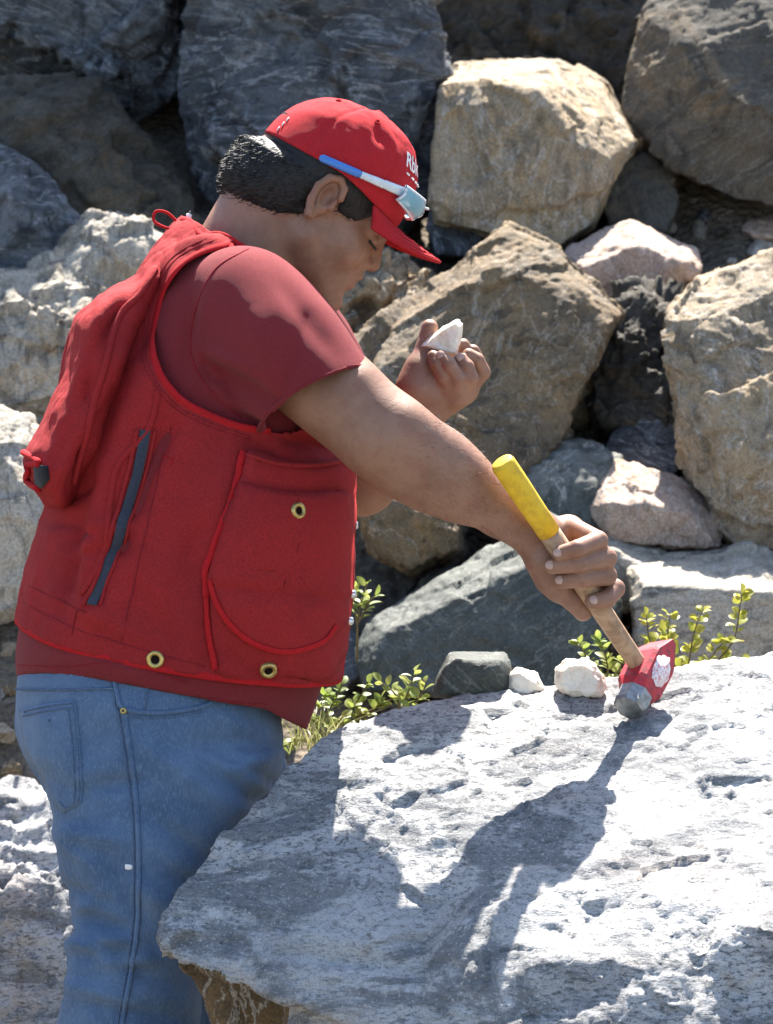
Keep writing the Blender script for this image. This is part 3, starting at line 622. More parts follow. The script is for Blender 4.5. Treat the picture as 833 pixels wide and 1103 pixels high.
# ------------------------------------------------------------------ signed distance modelling for the body
def seg_d(p, a, b, ra, rb):
    ab = b - a; t = np.clip(((p - a) @ ab) / (ab @ ab + 1e-12), 0, 1)
    return np.linalg.norm(p - a - t[:, None] * ab, axis=1) - (ra + (rb - ra) * t)
def ell_d(p, c, ax, r):
    q = (p - c) @ ax.T; k0 = np.linalg.norm(q / r, axis=1); k1 = np.linalg.norm(q / (r * r), axis=1) + 1e-9
    return k0 * (k0 - 1) / k1
def smin(a, b, k):
    h = np.maximum(k - np.abs(a - b), 0) / k; return np.minimum(a, b) - h * h * k * .25
def smax(a, b, k): return -smin(-a, -b, k)
class Sdf:
    def __init__(s): s.pr = []
    def rc(s, a, b, ra, rb, k=.01): s.pr.append(('u', lambda p, a=a, b=b: seg_d(p, a, b, ra, rb), k))
    def el(s, c, ax, r, k=.01): s.pr.append(('u', lambda p: ell_d(p, c, ax, np.array(r)), k))
    def cut(s, fn, k=.004): s.pr.append(('s', fn, k))
    def keep(s, fn, k=.004): s.pr.append(('i', fn, k))
    def eval(s, p, grp=None, R_=0.):
        """p: (G, n, 3) blocks; primitives too far from a block to matter are skipped"""
        G, n, _ = p.shape; d = np.full((G, n), 1e3); ctr = p.mean(1); dc = np.full(G, 1e3)
        for op, fn, k in s.pr:
            q = fn(ctr)
            if op == 'u': sel = (q - R_ < dc + R_ + k) ; dc = smin(dc, q, k)
            elif op == 's': sel = q < R_ + k; dc = smax(dc, -q, k)
            else: sel = np.ones(G, bool); dc = smax(dc, q, k)
            if n == 1: continue
            if sel.any():
                pp = p[sel].reshape(-1, 3); v = fn(pp).reshape(-1, n)
                d[sel] = smin(d[sel], v, k) if op == 'u' else smax(d[sel], -v if op == 's' else v, k)
        return dc[:, None] if n == 1 else d
def sdf_mesh(sd_, lo, hi, h, B=12):
    lo = np.asarray(lo, float); nb = np.ceil((np.asarray(hi) - lo) / (h * B)).astype(int); N = nb * B
    A = np.full(N, 1.0, np.float32)
    bi = np.stack(np.meshgrid(*[np.arange(x) for x in nb], indexing='ij'), -1).reshape(-1, 3)
    ctr = lo + (bi + .5) * B * h - .5 * h; Rr = B * h * .87
    dc = sd_.eval(ctr[:, None], R_=Rr)[:, 0]
    act = np.abs(dc) < Rr * 1.25 + .004
    A5 = A.reshape(nb[0], B, nb[1], B, nb[2], B)
    for b in bi[(dc < 0) & ~act]: A5[b[0], :, b[1], :, b[2], :] = -1
    off = np.stack(np.meshgrid(*[np.arange(B)] * 3, indexing='ij'), -1).reshape(-1, 3) * h
    ba = bi[act]
    for c in range(0, len(ba), 300):
        bb = ba[c:c + 300]; d = sd_.eval((lo + bb * B * h)[:, None] + off[None], R_=Rr)
        for b, x in zip(bb, d): A5[b[0], :, b[1], :, b[2], :] = x.reshape(B, B, B)
    return surface_nets(A, lo, h)
def surface_nets(A, lo, h):
    s = A < 0; n = np.array(A.shape); c = np.zeros(n - 1, np.uint8)
    cs = [(i, j, k) for i in (0, 1) for j in (0, 1) for k in (0, 1)]
    for i, j, k in cs: c += s[i:n[0] - 1 + i, j:n[1] - 1 + j, k:n[2] - 1 + k]
    ac = np.argwhere((c > 0) & (c < 8)); vals = np.stack([A[ac[:, 0] + i, ac[:, 1] + j, ac[:, 2] + k] for i, j, k in cs], 1)
    acc = np.zeros((len(ac), 3)); cnt = np.zeros(len(ac)); cc = np.array(cs, float)
    for a in range(8):
        for b in range(a + 1, 8):
            if np.abs(cc[a] - cc[b]).sum() != 1: continue
            m = (vals[:, a] < 0) != (vals[:, b] < 0); t = np.where(m, vals[:, a] / (vals[:, a] - vals[:, b] + 1e-20), 0)
            acc += m[:, None] * (cc[a] + t[:, None] * (cc[b] - cc[a])); cnt += m
    v = lo + (ac + acc / cnt[:, None]) * h
    idx = np.full(n - 1, -1, np.int32); idx[tuple(ac.T)] = np.arange(len(ac)); Q = []
    for ax in range(3):
        o1, o2 = [(1, 2), (2, 0), (0, 1)][ax]; sl0 = [slice(1, -1)] * 3; sl0[ax] = slice(0, -1); sl1 = list(sl0); sl1[ax] = slice(1, None)
        a, b = s[tuple(sl0)], s[tuple(sl1)]; e = np.argwhere(a != b); fl = a[tuple(e.T)]
        e[:, o1] += 1; e[:, o2] += 1
        def g(d1, d2):
            q = e.copy(); q[:, o1] -= d1; q[:, o2] -= d2; return idx[tuple(q.T)]
        q = np.stack([g(1, 1), g(0, 1), g(0, 0), g(1, 0)], 1); q[~fl] = q[~fl][:, ::-1]; Q.append(q)
    return v, np.vstack(Q)

# ------------------------------------------------------------------ the man
PB = P(150, 1650, .0); PB = np.array([PB[0], 0., 0.])
person = empty('person', PB, 'man in red cap and red pocketed vest bent over boulder, holding hammer and quartz', 'person')
# head frame: forward, up, side (towards the camera); head bowed about 35 degrees and turned slightly away
HC = P(345, 205, .0)
hf = unit(vdir(.82, -.57, -.13)); hs = unit(vdir(.13 * .82, -.13 * .57, 1.)); hu = np.cross(hs, hf); hu = unit(hu)
if hu @ UP < 0: hu = -hu
HA = np.stack([hf, hu, hs])
def Hh(f, u, s=0.): return HC + hf * f + hu * u + hs * s
I3 = np.eye(3)
b = Sdf()
# torso core and neck
b.rc(P(215, 560, 0), P(225, 400, 0), .11, .12, .05); b.rc(P(245, 375, -.09), P(245, 375, .09), .065, .065, .05)
b.rc(P(262, 300, 0), Hh(-.022, -.03), .058, .060, .03); b.rc(P(238, 300, 0), Hh(-.045, -.035), .048, .05, .03)
# head
b.el(Hh(.003, .020), HA, (.085, .082, .073), .02); b.el(Hh(-.035, -.018), HA, (.066, .056, .062), .02)
b.el(Hh(.040, -.035), HA, (.054, .070, .058), .02)
for s_ in (-1, 1):
    b.rc(Hh(.012, -.055, .050 * s_), Hh(.074, -.098, .012 * s_), .019, .019, .02)
    b.el(Hh(.056, -.038, .040 * s_), HA, (.026, .022, .020), .018)
    b.rc(Hh(.086, .002, .008 * s_), Hh(.074, .004, .044 * s_), .010, .010, .012)
b.el(Hh(.080, -.066), HA, (.016, .024, .030), .014)
b.rc(Hh(.090, -.006), Hh(.1015, -.036), .0075, .0095, .009)
for s_ in (-1, 1): b.el(Hh(.0925, -.041, .012 * s_), HA, (.0085, .0075, .0075), .006)
for s_ in (-1, 1): b.cut(lambda p, s_=s_: ell_d(p, Hh(.094, -.0125, .033 * s_), HA, np.array((.014, .011, .017))), .008)
for s_ in (-1, 1): b.el(Hh(.0775, -.013, .032 * s_), HA, (.0118, .0118, .0125), .003)
b.rc(Hh(.0955, -.0575, -.012), Hh(.0955, -.0575, .012), .0058, .0058, .006); b.rc(Hh(.093, -.0735, -.011), Hh(.093, -.0735, .011), .0065, .0065, .006)
b.cut(lambda p: seg_d(p, Hh(.104, -.0655, -.018), Hh(.104, -.0655, .018), .004, .004), .004)
b.el(Hh(.083, -.099), HA, (.016, .014, .018), .012)
b.cut(lambda p: seg_d(p, Hh(.103, -.084, -.02), Hh(.103, -.084, .02), .007, .007), .01)
# ears: rim, lobe and hollow
for s_ in (1, -1):
    er = [(-.004, -.034), (-.012, -.018), (-.014, .0), (-.008, .015), (.004, .021), (.014, .014), (.017, .002)]
    b.el(Hh(.002, -.006, .069 * s_), HA, (.015, .027, .012), .006)
    pr = [Hh(x + .002, y, (.079 + .006 * (x < 0)) * s_) for x, y in er]
    for a_, c_ in zip(pr[:-1], pr[1:]): b.rc(a_, c_, .0048, .0048, .002)
    b.el(Hh(-.001, -.031, .077 * s_), HA, (.008, .009, .006), .004)
    b.cut(lambda p, s_=s_: ell_d(p, Hh(.006, -.004, .085 * s_), HA, np.array((.010, .016, .013))), .003)
    b.el(Hh(.016, -.010, .074 * s_), HA, (.004, .008, .006), .004)
# right arm (near the camera)
RSH, REL, RWR = P(262, 322, .15), P(418, 472, .215), P(573, 572, .145)
b.rc(RSH, REL, .057, .046, .02)
mid = lambda a, c, t: a + (c - a) * t
b.rc(mid(RSH, REL, .45) + vdir(-.008, -.012, .0), mid(RSH, REL, .88) + vdir(-.004, -.006, 0), .050, .046, .02)
b.rc(REL, mid(REL, RWR, .33), .049, .0465, .02); b.rc(mid(REL, RWR, .15) + vdir(-.004, -.008, 0), mid(REL, RWR, .5) + vdir(0, -.002, 0), .046, .040, .02)
b.rc(mid(REL, RWR, .05) + vdir(.006, .012, .012), mid(REL, RWR, .45) + vdir(.002, .008, .010), .036, .030, .012); b.rc(mid(RSH, REL, .75) + vdir(.0, .012, .02), mid(RSH, REL, .95) + vdir(.0, .006, .016), .034, .030, .014)
b.rc(mid(REL, RWR, .33), RWR, .042, .0245, .018); b.rc(mid(REL, RWR, .8), RWR + vdir(.004, .004, -.012), .026, .022, .015)
# right hand closed round the handle
HB, HE = P(541, 498, .235), P(690, 720, .089)
hd = unit(HE - HB)
b.rc(RWR, P(600, 590, .122), .024, .024, .014)
b.rc(P(588, 578, .125), P(616, 572, .118), .019, .017, .012); b.rc(P(600, 590, .12), P(634, 604, .112), .019, .017, .012); b.rc(P(594, 598, .132), P(618, 622, .118), .020, .018, .012)
b.rc(P(580, 590, .140), P(594, 622, .142), .021, .020, .012)
FR = [ # knuckle, middle joint, end joint, tip (photo x, y, depth), radius
    ([(612, 566, .124), (645, 582, .172), (622, 591, .199), (603, 596, .197)], .0108),
    ([(628, 582, .118), (654, 601, .164), (624, 607, .189), (595, 610, .183)], .0116),
    ([(636, 602, .112), (654, 620, .154), (628, 623, .178), (606, 626, .172)], .0116),
    ([(634, 618, .108), (663, 634, .134), (654, 645, .150), (638, 648, .159)], .0112)]
TIPS = []
for pts, r in FR:
    q = [P(*x) for x in pts]
    b.rc(q[0], q[1], r * 1.12, r * 1.02, .008); b.rc(q[1], q[2], r * 1.02, r * .95, .0015); b.rc(q[2], q[3], r * .95, r * .80, .0015); TIPS.append((q[2], q[3], r * .80))
q = [P(586, 604, .150), P(602, 634, .140), P(617, 646, .134), P(628, 659, .128)]
b.rc(q[0], q[1], .020, .0150, .010); b.rc(q[1], q[2], .0145, .0128, .006); b.rc(q[2], q[3], .0128, .0112, .003)
# left arm and the hand that lifts the quartz
LSH, LEL, LWR = P(300, 335, -.15), P(388, 512, -.20), P(452, 452, -.115)
b.rc(LSH, LEL, .056, .046, .02); b.rc(LEL, mid(LEL, LWR, .4), .046, .042, .02); b.rc(mid(LEL, LWR, .4), LWR, .042, .027, .02)
LH = lambda x, y, w: P(x, y, -.10 + w)
b.rc(LWR, LH(462, 425, -.005), .027, .028, .015); b.rc(LH(452, 415, 0), LH(482, 428, -.008), .024, .022, .012); b.rc(LH(470, 402, -.022), LH(500, 420, -.016), .018, .018, .012)
b.rc(LH(447, 418, .004), LH(452, 398, .0), .022, .018, .012); b.rc(LH(452, 398, 0), LH(459, 375, -.008), .0165, .0128, .008); b.rc(LH(459, 375, -.008), LH(463, 353, -.012), .0128, .0105, .003)
for pts, r in [([(488, 428, .008), (478, 405, .022), (470, 392, .022), (467, 384, .018)], .0098), ([(494, 428, .006), (493, 408, .022), (484, 394, .026), (476, 385, .022)], .0102),
               ([(500, 424, -.004), (507, 407, .014), (503, 395, .016), (497, 387, .014)], .0098), ([(503, 418, -.014), (520, 401, -.006), (514, 388, .002), (505, 382, .004)], .0098)]:
    q = [LH(*x) for x in pts]
    b.rc(q[0], q[1], r * 1.15, r, .006); b.rc(q[1], q[2], r, r * .94, .0015); b.rc(q[2], q[3], r * .94, r * .82, .0015)
    if pts[0][0] in (494, 500): TIPS.append((q[2], q[3], r * .82))
b.rc(LH(502, 385, -.02), LH(499, 372, -.016), .009, .0085, .003); b.rc(LH(515, 388, -.022), LH(510, 378, -.018), .0085, .008, .003)
bv, bf = sdf_mesh(b, P(150, 700, .0) - np.array([.02, .32, 0]), P(680, 95, 0) + np.array([.03, .36, .03]), .0017)
bv = lap(bv, bf, 2, .4)
# fine creases on the knuckles and skin folds come from small noise
bv += normals(bv, bf) * (fbm(bv * 120, 2) * .0001)[:, None]
body = mk('body', bv, bf, M_skin, person)
bn = normals(bv, bf); bx_, by_, bw_ = proj(bv); rs = np.random.RandomState(8)
cand = np.flatnonzero((bx_ > 450) & (bx_ < 570) & (bw_ > .1)); pv, pf = [], []; fdir = unit(RWR - REL)
for k, i in enumerate(rs.choice(cand, 1300)):
    d = unit(fdir * rs.uniform(.3, 1.) + bn[i] * rs.uniform(.25, .7) + rs.normal(size=3) * .25); s_ = unit(np.cross(d, rs.normal(size=3))) * .00013; L = rs.uniform(.004, .010)
    pv += [bv[i] - s_, bv[i] + s_, bv[i] + d * L]; pf.append((3 * k, 3 * k + 1, 3 * k + 2))
mk('arm_hair', np.array(pv), pf, M_hair, body, kind='stuff')
for a_, t_, r in TIPS:                       # finger nails on the side turned to the camera
    d = unit(t_ - a_); n = unit(-FWD - d * ((-FWD) @ d)); n = unit(n + UP * .25); s_ = unit(np.cross(d, n)); n = np.cross(s_, d)
    th = np.linspace(0, 2 * math.pi, 15)[:-1]; v = [t_ + n * r * 1.06]
    for rr, up_ in ((.5, 1.03), (1., .86)):
        v += [t_ + d * (.0060 * rr * math.cos(x) + .001) + s_ * (.0053 * rr * math.sin(x)) + n * r * up_ for x in th]
    f = [(0, 1 + k, 1 + (k + 1) % 14) for k in range(14)] + [(1 + k, 15 + k, 15 + (k + 1) % 14, 1 + (k + 1) % 14) for k in range(14)]
    mk('fingernail', np.array(v), f, M_nail, body)
for s_ in (1, -1):
    pts = cr([Hh(.0925, -.021, .022 * s_), Hh(.0912, -.0205, .032 * s_), Hh(.083, -.019, .043 * s_), Hh(.078, -.017, .047 * s_)], 12)
    v, f = tube(pts, np.array([.0008] + [.0017] * 10 + [.0006]), 6); mk('eyelash', v, f, M_hair, body)
    pts = cr([Hh(.098, .004, .010 * s_), Hh(.094, .010, .026 * s_), Hh(.082, .010, .044 * s_), Hh(.074, .006, .052 * s_)], 14)
    v, f = tube(pts, np.array([.001] + [.003] * 11 + [.0018, .0008]), 6); mk('eyebrow', v, f, M_hair, body)

# ---- hair
hr = Sdf()
hr.el(Hh(-.008, .022), HA, (.102, .088, .081), .02); hr.el(Hh(-.041, -.028), HA, (.072, .058, .070), .02)
def hl(p):
    q = (p - HC) @ HA.T; f_, u_ = q[:, 0], q[:, 1]
    line = np.where(f_ < .004, -.036 + .60 * f_, np.where(f_ < .022, -.034 + (f_ - .004) * 1.9, -.012 + np.clip(f_ - .05, 0, 1) * 1.3))
    return np.maximum(np.maximum(line - u_, f_ - .068 + .25 * np.maximum(0, .02 - u_)), u_ - (.040 - .12 * f_ * (f_ < 0)))
hr.keep(hl, .006)
for s_ in (1, -1): hr.cut(lambda p, s_=s_: ell_d(p, Hh(.006, -.014, .085 * s_), HA, np.array((.021, .036, .03))), .004)
hv, hq = sdf_mesh(hr, HC - .15, HC + .15, .0022); n = normals(hv, hq)
ql = (hv - HC) @ HA.T; fl = np.stack([ql[:, 0] * 260 + 40 * ql[:, 1], ql[:, 1] * 60 - ql[:, 0] * 30, ql[:, 2] * 260], 1)
hv = hv + n * (.0012 * fbm(fl, 3, .6) + .0010 * perlin(ql * 40))[:, None]
ql = (hv - HC) @ HA.T; rr_ = np.hypot(ql[:, 0] / .092, ql[:, 2] / .085); k_ = np.clip((ql[:, 1] - .002) / .014, 0, 1); sc_ = 1 - k_ * np.clip(1 - .97 / np.maximum(rr_, .5), 0, 1)
hv = HC + (ql * np.stack([sc_, np.ones_like(sc_), sc_], 1)) @ HA
hair = mk('hair', hv, hq, M_hair, person)
rs = np.random.RandomState(2); sel = rs.choice(np.flatnonzero(ql[:, 1] < .010), 7000); parts_v, parts_f = [], []
flow = unit(-hf * .75 - hu * .65)
for k, i in enumerate(sel):
    d = unit(n[i] * rs.uniform(.1, .45) + flow * 1. + rs.normal(size=3) * .18); s_ = unit(np.cross(d, rs.normal(size=3))) * .00045; L = rs.uniform(.005, .010); p0 = hv[i] - n[i] * .001
    m_ = p0 + d * L * .55 + n[i] * .0008; e = p0 + unit(d + flow * .5) * L
    parts_v += [p0 - s_, p0 + s_, m_ + s_ * .7, m_ - s_ * .7, e]; a = 5 * k; parts_f += [(a, a + 1, a + 2, a + 3), (a + 3, a + 2, a + 4)]
mk('hair_strands', np.array(parts_v), parts_f, M_hair, hair, kind='stuff')

# ---- cap
def crown_pt(ph, t):
    """ph azimuth (0 = front, 90 = near side), t 0 at the rim .. 1 at the button"""
    a = t * math.pi / 2; e = 2 / 2.35; c, s_ = np.cos(a) ** e, np.sin(a) ** e
    fr = np.cos(ph); A = np.where(fr > 0, .100, .094); rim = .027 - .017 * np.clip(fr, 0, 1) ** 1.5 - .008 * np.clip(-fr, 0, 1)
    h_ = .117 - .006 * np.clip(-fr, 0, 1) - rim
    f_ = A * np.cos(ph) * c + .006 * s_; sd_ = .088 * np.sin(ph) * c; u_ = rim + h_ * s_
    return f_, u_, sd_
ph = np.linspace(0, 2 * math.pi, 181)[:-1]; tt = np.linspace(0, .995, 60); PH, TT = np.meshgrid(ph, tt)
cf, cu, cs_ = crown_pt(PH, TT); cv = Hh(0, 0) + cf[..., None] * hf + cu[..., None] * hu + cs_[..., None] * hs; cv = cv.reshape(-1, 3)
cfa = grid_faces(60, 180); cn = normals(cv, cfa)
if ((cv - Hh(0, .04)) * cn).sum() < 0: cfa = cfa[:, ::-1]; cn = -cn
seam = np.abs((np.degrees(PH.ravel()) % 60) - 0); seam = np.minimum(seam, 60 - seam) * np.cos(TT.ravel() * math.pi / 2)
q = (cv - HC) @ HA.T; dsp = -.0016 * np.exp(-(seam / 1.6) ** 2) + .0022 * fbm(q * np.array([22, 30, 26]) + 3, 3) * np.clip(TT.ravel() * 1.6, 0.1, 1)
px, py, w = proj(cv)
for x, y, sx, sy, amp, an in [(408, 142, 5, 16, -.006, -.35), (422, 150, 4, 14, .003, -.4), (393, 150, 10, 14, -.004, .3), (350, 125, 20, 6, .002, .2)]:
    ca, sa = math.cos(an), math.sin(an); a_, b_ = ((px - x) * ca + (py - y) * sa) / sx, (-(px - x) * sa + (py - y) * ca) / sy; dsp += amp * np.exp(-(a_ * a_ + b_ * b_)) * (w > 0)
cv = cv + cn * dsp[:, None]
cap = mk('cap', cv, cfa, M_cap, person); solidify(cap, .002, -1)
CAPB = bvh_of(cv, cfa)
def cast(B, px, py, wg=.1, maxw=None):
    d = Vector(P(px, py, 0.) - CAM).normalized(); h = B.ray_cast(Vector(CAM), d)
    if h[0] is None or (maxw is not None and proj(np.array(h[0]))[2] < maxw):
        h = B.find_nearest(Vector(P(px, py, wg)))
    p, n_ = np.array(h[0]), np.array(h[1])
    if n_ @ (CAM - p) < 0 and h[3] is not None: n_ = -n_
    return p, n_
# brim
ni, no = 61, 16; PHb = np.linspace(-R(56), R(56), ni); bvv = []
for k in range(no):
    t = k / (no - 1)
    f0, u0, s0 = crown_pt(PHb, np.zeros(ni)); ext = .068 * np.clip(np.cos(PHb * 90 / 58), 0, 1) ** .55
    ff = f0 + t * ext * np.cos(PHb * .35); ss = s0 + t * ext * np.sin(PHb * .35) * .6; uu = u0 + .002 - 4.8 * ss ** 2 * (t * .85 + .15) - .0 * t * ext
    bvv.append(HC + ff[:, None] * hf + uu[:, None] * hu + ss[:, None] * hs)
bfc = grid_faces(no, ni, False); brim = mk('brim', np.vstack(bvv), bfc, M_cap, cap); solidify(brim, .0035, 0)
for k in (3, 6, 9, 12, 14):
    p_ = bvv[k] + hu * .0021; v, f = tube(p_, .0006, 5); mk('stitch_line', v, f, M_pipe, cap)
v, f = tube(np.array([Hh(.006, .112), Hh(.006, .116), Hh(.006, .1185)]), np.array([.0065, .006, .003]), 14); mk('button', v, f, M_cap, cap)
for az in (60, 120, 0):                       # ventilation eyelets
    f_, u_, s_ = crown_pt(np.array(R(az + 30 - 30 * (az == 0))), np.array(.62)); c0 = HC + f_ * hf + u_ * hu + s_ * hs; nn_ = CAPB.find_nearest(Vector(c0)); c0, n_ = np.array(nn_[0]), unit(np.array(nn_[1]))
    a_ = unit(np.cross(n_, hu)); b_ = np.cross(n_, a_); th = np.linspace(0, 2 * math.pi, 17); v, f = tube(np.array([c0 + n_ * .0008 + .0028 * (a_ * math.cos(x) + b_ * math.sin(x)) for x in th]), .001, 6); mk('eyelet', v, f, M_cap, cap)
def cap_text(txt, az0, t0, size, name, stretch=1.0, lift=.0012):
    """white lettering laid on the crown, first letter on the near side"""
    cu_ = bpy.data.curves.new('t', 'FONT'); cu_.body = txt; cu_.size = size; cu_.resolution_u = 3; cu_.offset = size * .02
    o = bpy.data.objects.new('t', cu_); scene.collection.objects.link(o); dg = bpy.context.evaluated_depsgraph_get(); me = o.evaluated_get(dg).to_mesh()
    bm = bmesh.new(); bm.from_mesh(me); bmesh.ops.triangulate(bm, faces=bm.faces[:]); bmesh.ops.subdivide_edges(bm, edges=bm.edges[:], cuts=2, use_grid_fill=True)
    bm.verts.ensure_lookup_table(); bm.verts.index_update()
    v = np.array([x.co[:] for x in bm.verts]); f = [tuple(x.index for x in q_.verts) for q_ in bm.faces]; bm.free(); bpy.data.objects.remove(o)
    f_, u_, s_ = crown_pt(R(az0) - v[:, 0] * stretch / .093, t0 + v[:, 1] / .15); p_ = HC + f_[:, None] * hf + u_[:, None] * hu + s_[:, None] * hs
    out = []
    for x in p_:
        h = CAPB.find_nearest(Vector(x)); n_ = np.array(h[1]); n_ = n_ if n_ @ (np.array(h[0]) - Hh(0, .03)) > 0 else -n_; out.append(np.array(h[0]) + n_ * lift)
    mk(name, np.array(out), f, M_white, cap, smooth=False)
cap_text('Rbk', 46, .40, .030, 'lettering', 1.0)
for k in range(5):                            # illegible small line under the logo
    f_, u_, s_ = crown_pt(np.array([R(44 - 9 * k), R(40 - 9 * k)]), np.array([.335, .335])); p_ = HC + f_[:, None] * hf + u_[:, None] * hu + s_[:, None] * hs
    nn_ = [unit(x - Hh(0, .03)) for x in p_]; v, f = tube(p_ + np.array(nn_) * .002, .0012, 5); mk('small_print', v, f, M_white, cap)
for k in range(3):
    p_, n_ = cast(CAPB, 299 + 5 * k, 141 - 5 * k); q_, m_ = cast(CAPB, 302 + 5 * k, 137 - 5 * k)
    v, f = tube(np.array([p_ + n_ * .001, q_ + m_ * .001]), .0008, 5); mk('rear_print', v, f, M_white, cap)
# ---- sunglasses pushed up on the cap
glasses = empty('sunglasses', Hh(.10, .04), 'blue and white wraparound sunglasses resting on the red cap', 'sunglasses')
M_gblue = simple('blue_temple', (.05, .19, .55), .3, .5, .1); M_gwhite = simple('pearl_frame', (.62, .68, .72), .25, .5, .1)
M_lens = simple('pale_blue_lens', (.16, .40, .52), .08, .6, .1, **{'Coat Weight': .6})
def on_cap(pts, n, lift):
    c = cr(np.array(pts, float), n); o = [cast(CAPB, x, y) for x, y in c]; return np.array([p_ + n_ * lift for p_, n_ in o]), np.array([n_ for p_, n_ in o])
pt, pn = on_cap([(345, 170), (362, 177), (388, 188)], 16, .004); v, f = tube(pt, np.array([.0025] + [.0048] * 14 + [.0042]), 8, pn, .002); mk('temple_tip', v, f, M_gblue, glasses)
pt2, pn2 = on_cap([(388, 188), (412, 198), (436, 208)], 16, .004); v, f = tube(pt2, np.linspace(.0042, .0065, 16), 8, pn2, .002); mk('temple', v, f, M_gwhite, glasses)
# mirrored far temple
mir = lambda p_: p_ - 2 * ((p_ - HC) @ hs)[:, None] * hs
v, f = tube(mir(pt), .0045, 8); mk('temple_tip', v, f, M_gblue, glasses); v, f = tube(mir(pt2), .005, 8); mk('temple', v, f, M_gwhite, glasses)
for s_ in (1, -1):
    na, nu = 15, 9; g = []
    for j in range(nu):
        for i in range(na):
            t = i / (na - 1); az = R(7 + 40 * t); wd = (1 - .35 * t) * (1 - .5 * max(0, .2 - t) / .2); z = (j / (nu - 1) - .5) * 2
            f_, sd_ = .116 * math.cos(az), .094 * math.sin(az); u_ = .050 + z * .0145 * wd - .004 * (1 - t) ; f_ -= .004 * z * z
            g.append(Hh(f_, u_, sd_ * s_))
    v, f = np.array(g), grid_faces(nu, na, False); o = mk('lens', v, f, M_lens, glasses); solidify(o, .0022, 0)
    ring = [g[i] for i in range(na)] + [g[j * na + na - 1] for j in range(1, nu)] + [g[(nu - 1) * na + i] for i in range(na - 2, -1, -1)] + [g[j * na] for j in range(nu - 2, -1, -1)]
    v, f = tube(np.array(ring), .0019, 6); mk('lens_rim', v, f, M_gwhite, glasses)
v, f = tube(cr([Hh(.114, .054, -.014), Hh(.119, .056, 0), Hh(.114, .054, .014)], 9), .0016, 8); mk('bridge', v, f, M_gwhite, glasses)

# ------------------------------------------------------------------ clothes
def loft(rings, nr, ns, e=2.3, sag=None):
    """rings: (back x, back y, front x, front y, centre depth, half width); returns photo-space grid"""
    a = cr(np.array(rings, float), nr); th = np.linspace(0, 2 * math.pi, ns + 1)[:-1]
    c, s_ = np.cos(th), np.sin(th); c = np.sign(c) * np.abs(c) ** (2 / e); s_ = np.sign(s_) * np.abs(s_) ** (2 / e)
    bx, by, fx, fy, wc, hw = (a[:, k:k + 1] for k in range(6))
    px = (bx + fx) / 2 + (fx - bx) / 2 * c; py = (by + fy) / 2 + (fy - by) / 2 * c; w = wc + hw * s_
    if sag is not None: py = py + np.interp(np.linspace(0, 1, nr), *sag)[:, None] * np.abs(s_)
    return px, py, w
def folds(px, py, w, nrm_scale, fl, side=1):
    """raised or sunk creases along photo-space lines: (x1, y1, x2, y2, width, height in metres)"""
    d = np.zeros_like(px)
    for x1, y1, x2, y2, wd, am in fl:
        L2 = (x2 - x1) ** 2 + (y2 - y1) ** 2; t = np.clip(((px - x1) * (x2 - x1) + (py - y1) * (y2 - y1)) / L2, 0, 1)
        r = np.hypot(px - x1 - t * (x2 - x1), py - y1 - t * (y2 - y1)); d += am * np.exp(-(r / wd) ** 2) * np.sin(math.pi * np.clip(t * .9 + .05, 0, 1)) ** .5
    return np.where(w * side > 0, d, 0)
def ribbon_on(B, pts, n, hw, th, m, name, parent, lift=.001, wg=.18, closed=False, maxw=0.):
    c = cr(np.array(pts, float), n, closed); o = [cast(B, x, y, wg, maxw) for x, y in c]; p_ = np.array([a + b_ * lift for a, b_ in o]); nn_ = np.array([b_ for a, b_ in o])
    for _ in range(2): nn_[1:-1] = (nn_[:-2] + nn_[1:-1] * 2 + nn_[2:]) / 4
    for _ in range(2): p_[1:-1] = (p_[:-2] + p_[1:-1] * 2 + p_[2:]) / 4
    v, f = tube(p_, hw, 8, nn_, th); return mk(name, v, f, m, parent)
def patch_on(B, poly, m, name, parent, puff=.004, base=.002, wg=.18, nb=120, nrr=12, pw=4, closed_pts=False, top_lift=0., folds_=()):
    c = cr(np.array(poly, float), nb, True) if closed_pts else None
    if c is None:
        p_ = np.array(poly, float); q_ = np.vstack([p_, p_[:1]]); L = np.concatenate([[0], np.cumsum(np.hypot(*np.diff(q_, axis=0).T))]); t = np.linspace(0, L[-1], nb + 1)[:-1]
        c = np.stack([np.interp(t, L, q_[:, 0]), np.interp(t, L, q_[:, 1])], 1)
    ctr = c.mean(0); V = []
    for k in range(nrr + 2):
        r = min(1., k / nrr) if k else .02
        for x, y in ctr + (c - ctr) * r:
            a, n_ = cast(B, x, y, wg, 0.); ty = (y - c[:, 1].min()) / (np.ptp(c[:, 1]) + 1e-9)
            l_ = base + puff * (1 - r ** pw) + top_lift * max(0, 1 - ty * 2.2) if k <= nrr else -.002
            if k <= nrr and folds_: l_ += float(folds(np.array(x), np.array(y), np.array(1.), 1, folds_))
            V.append(a + n_ * l_)
    v = np.array(V); f = [tuple(q_)[::-1] for q_ in grid_faces(nrr + 2, nb)] + [tuple(range(nb))]
    return mk(name, v, f, m, parent)
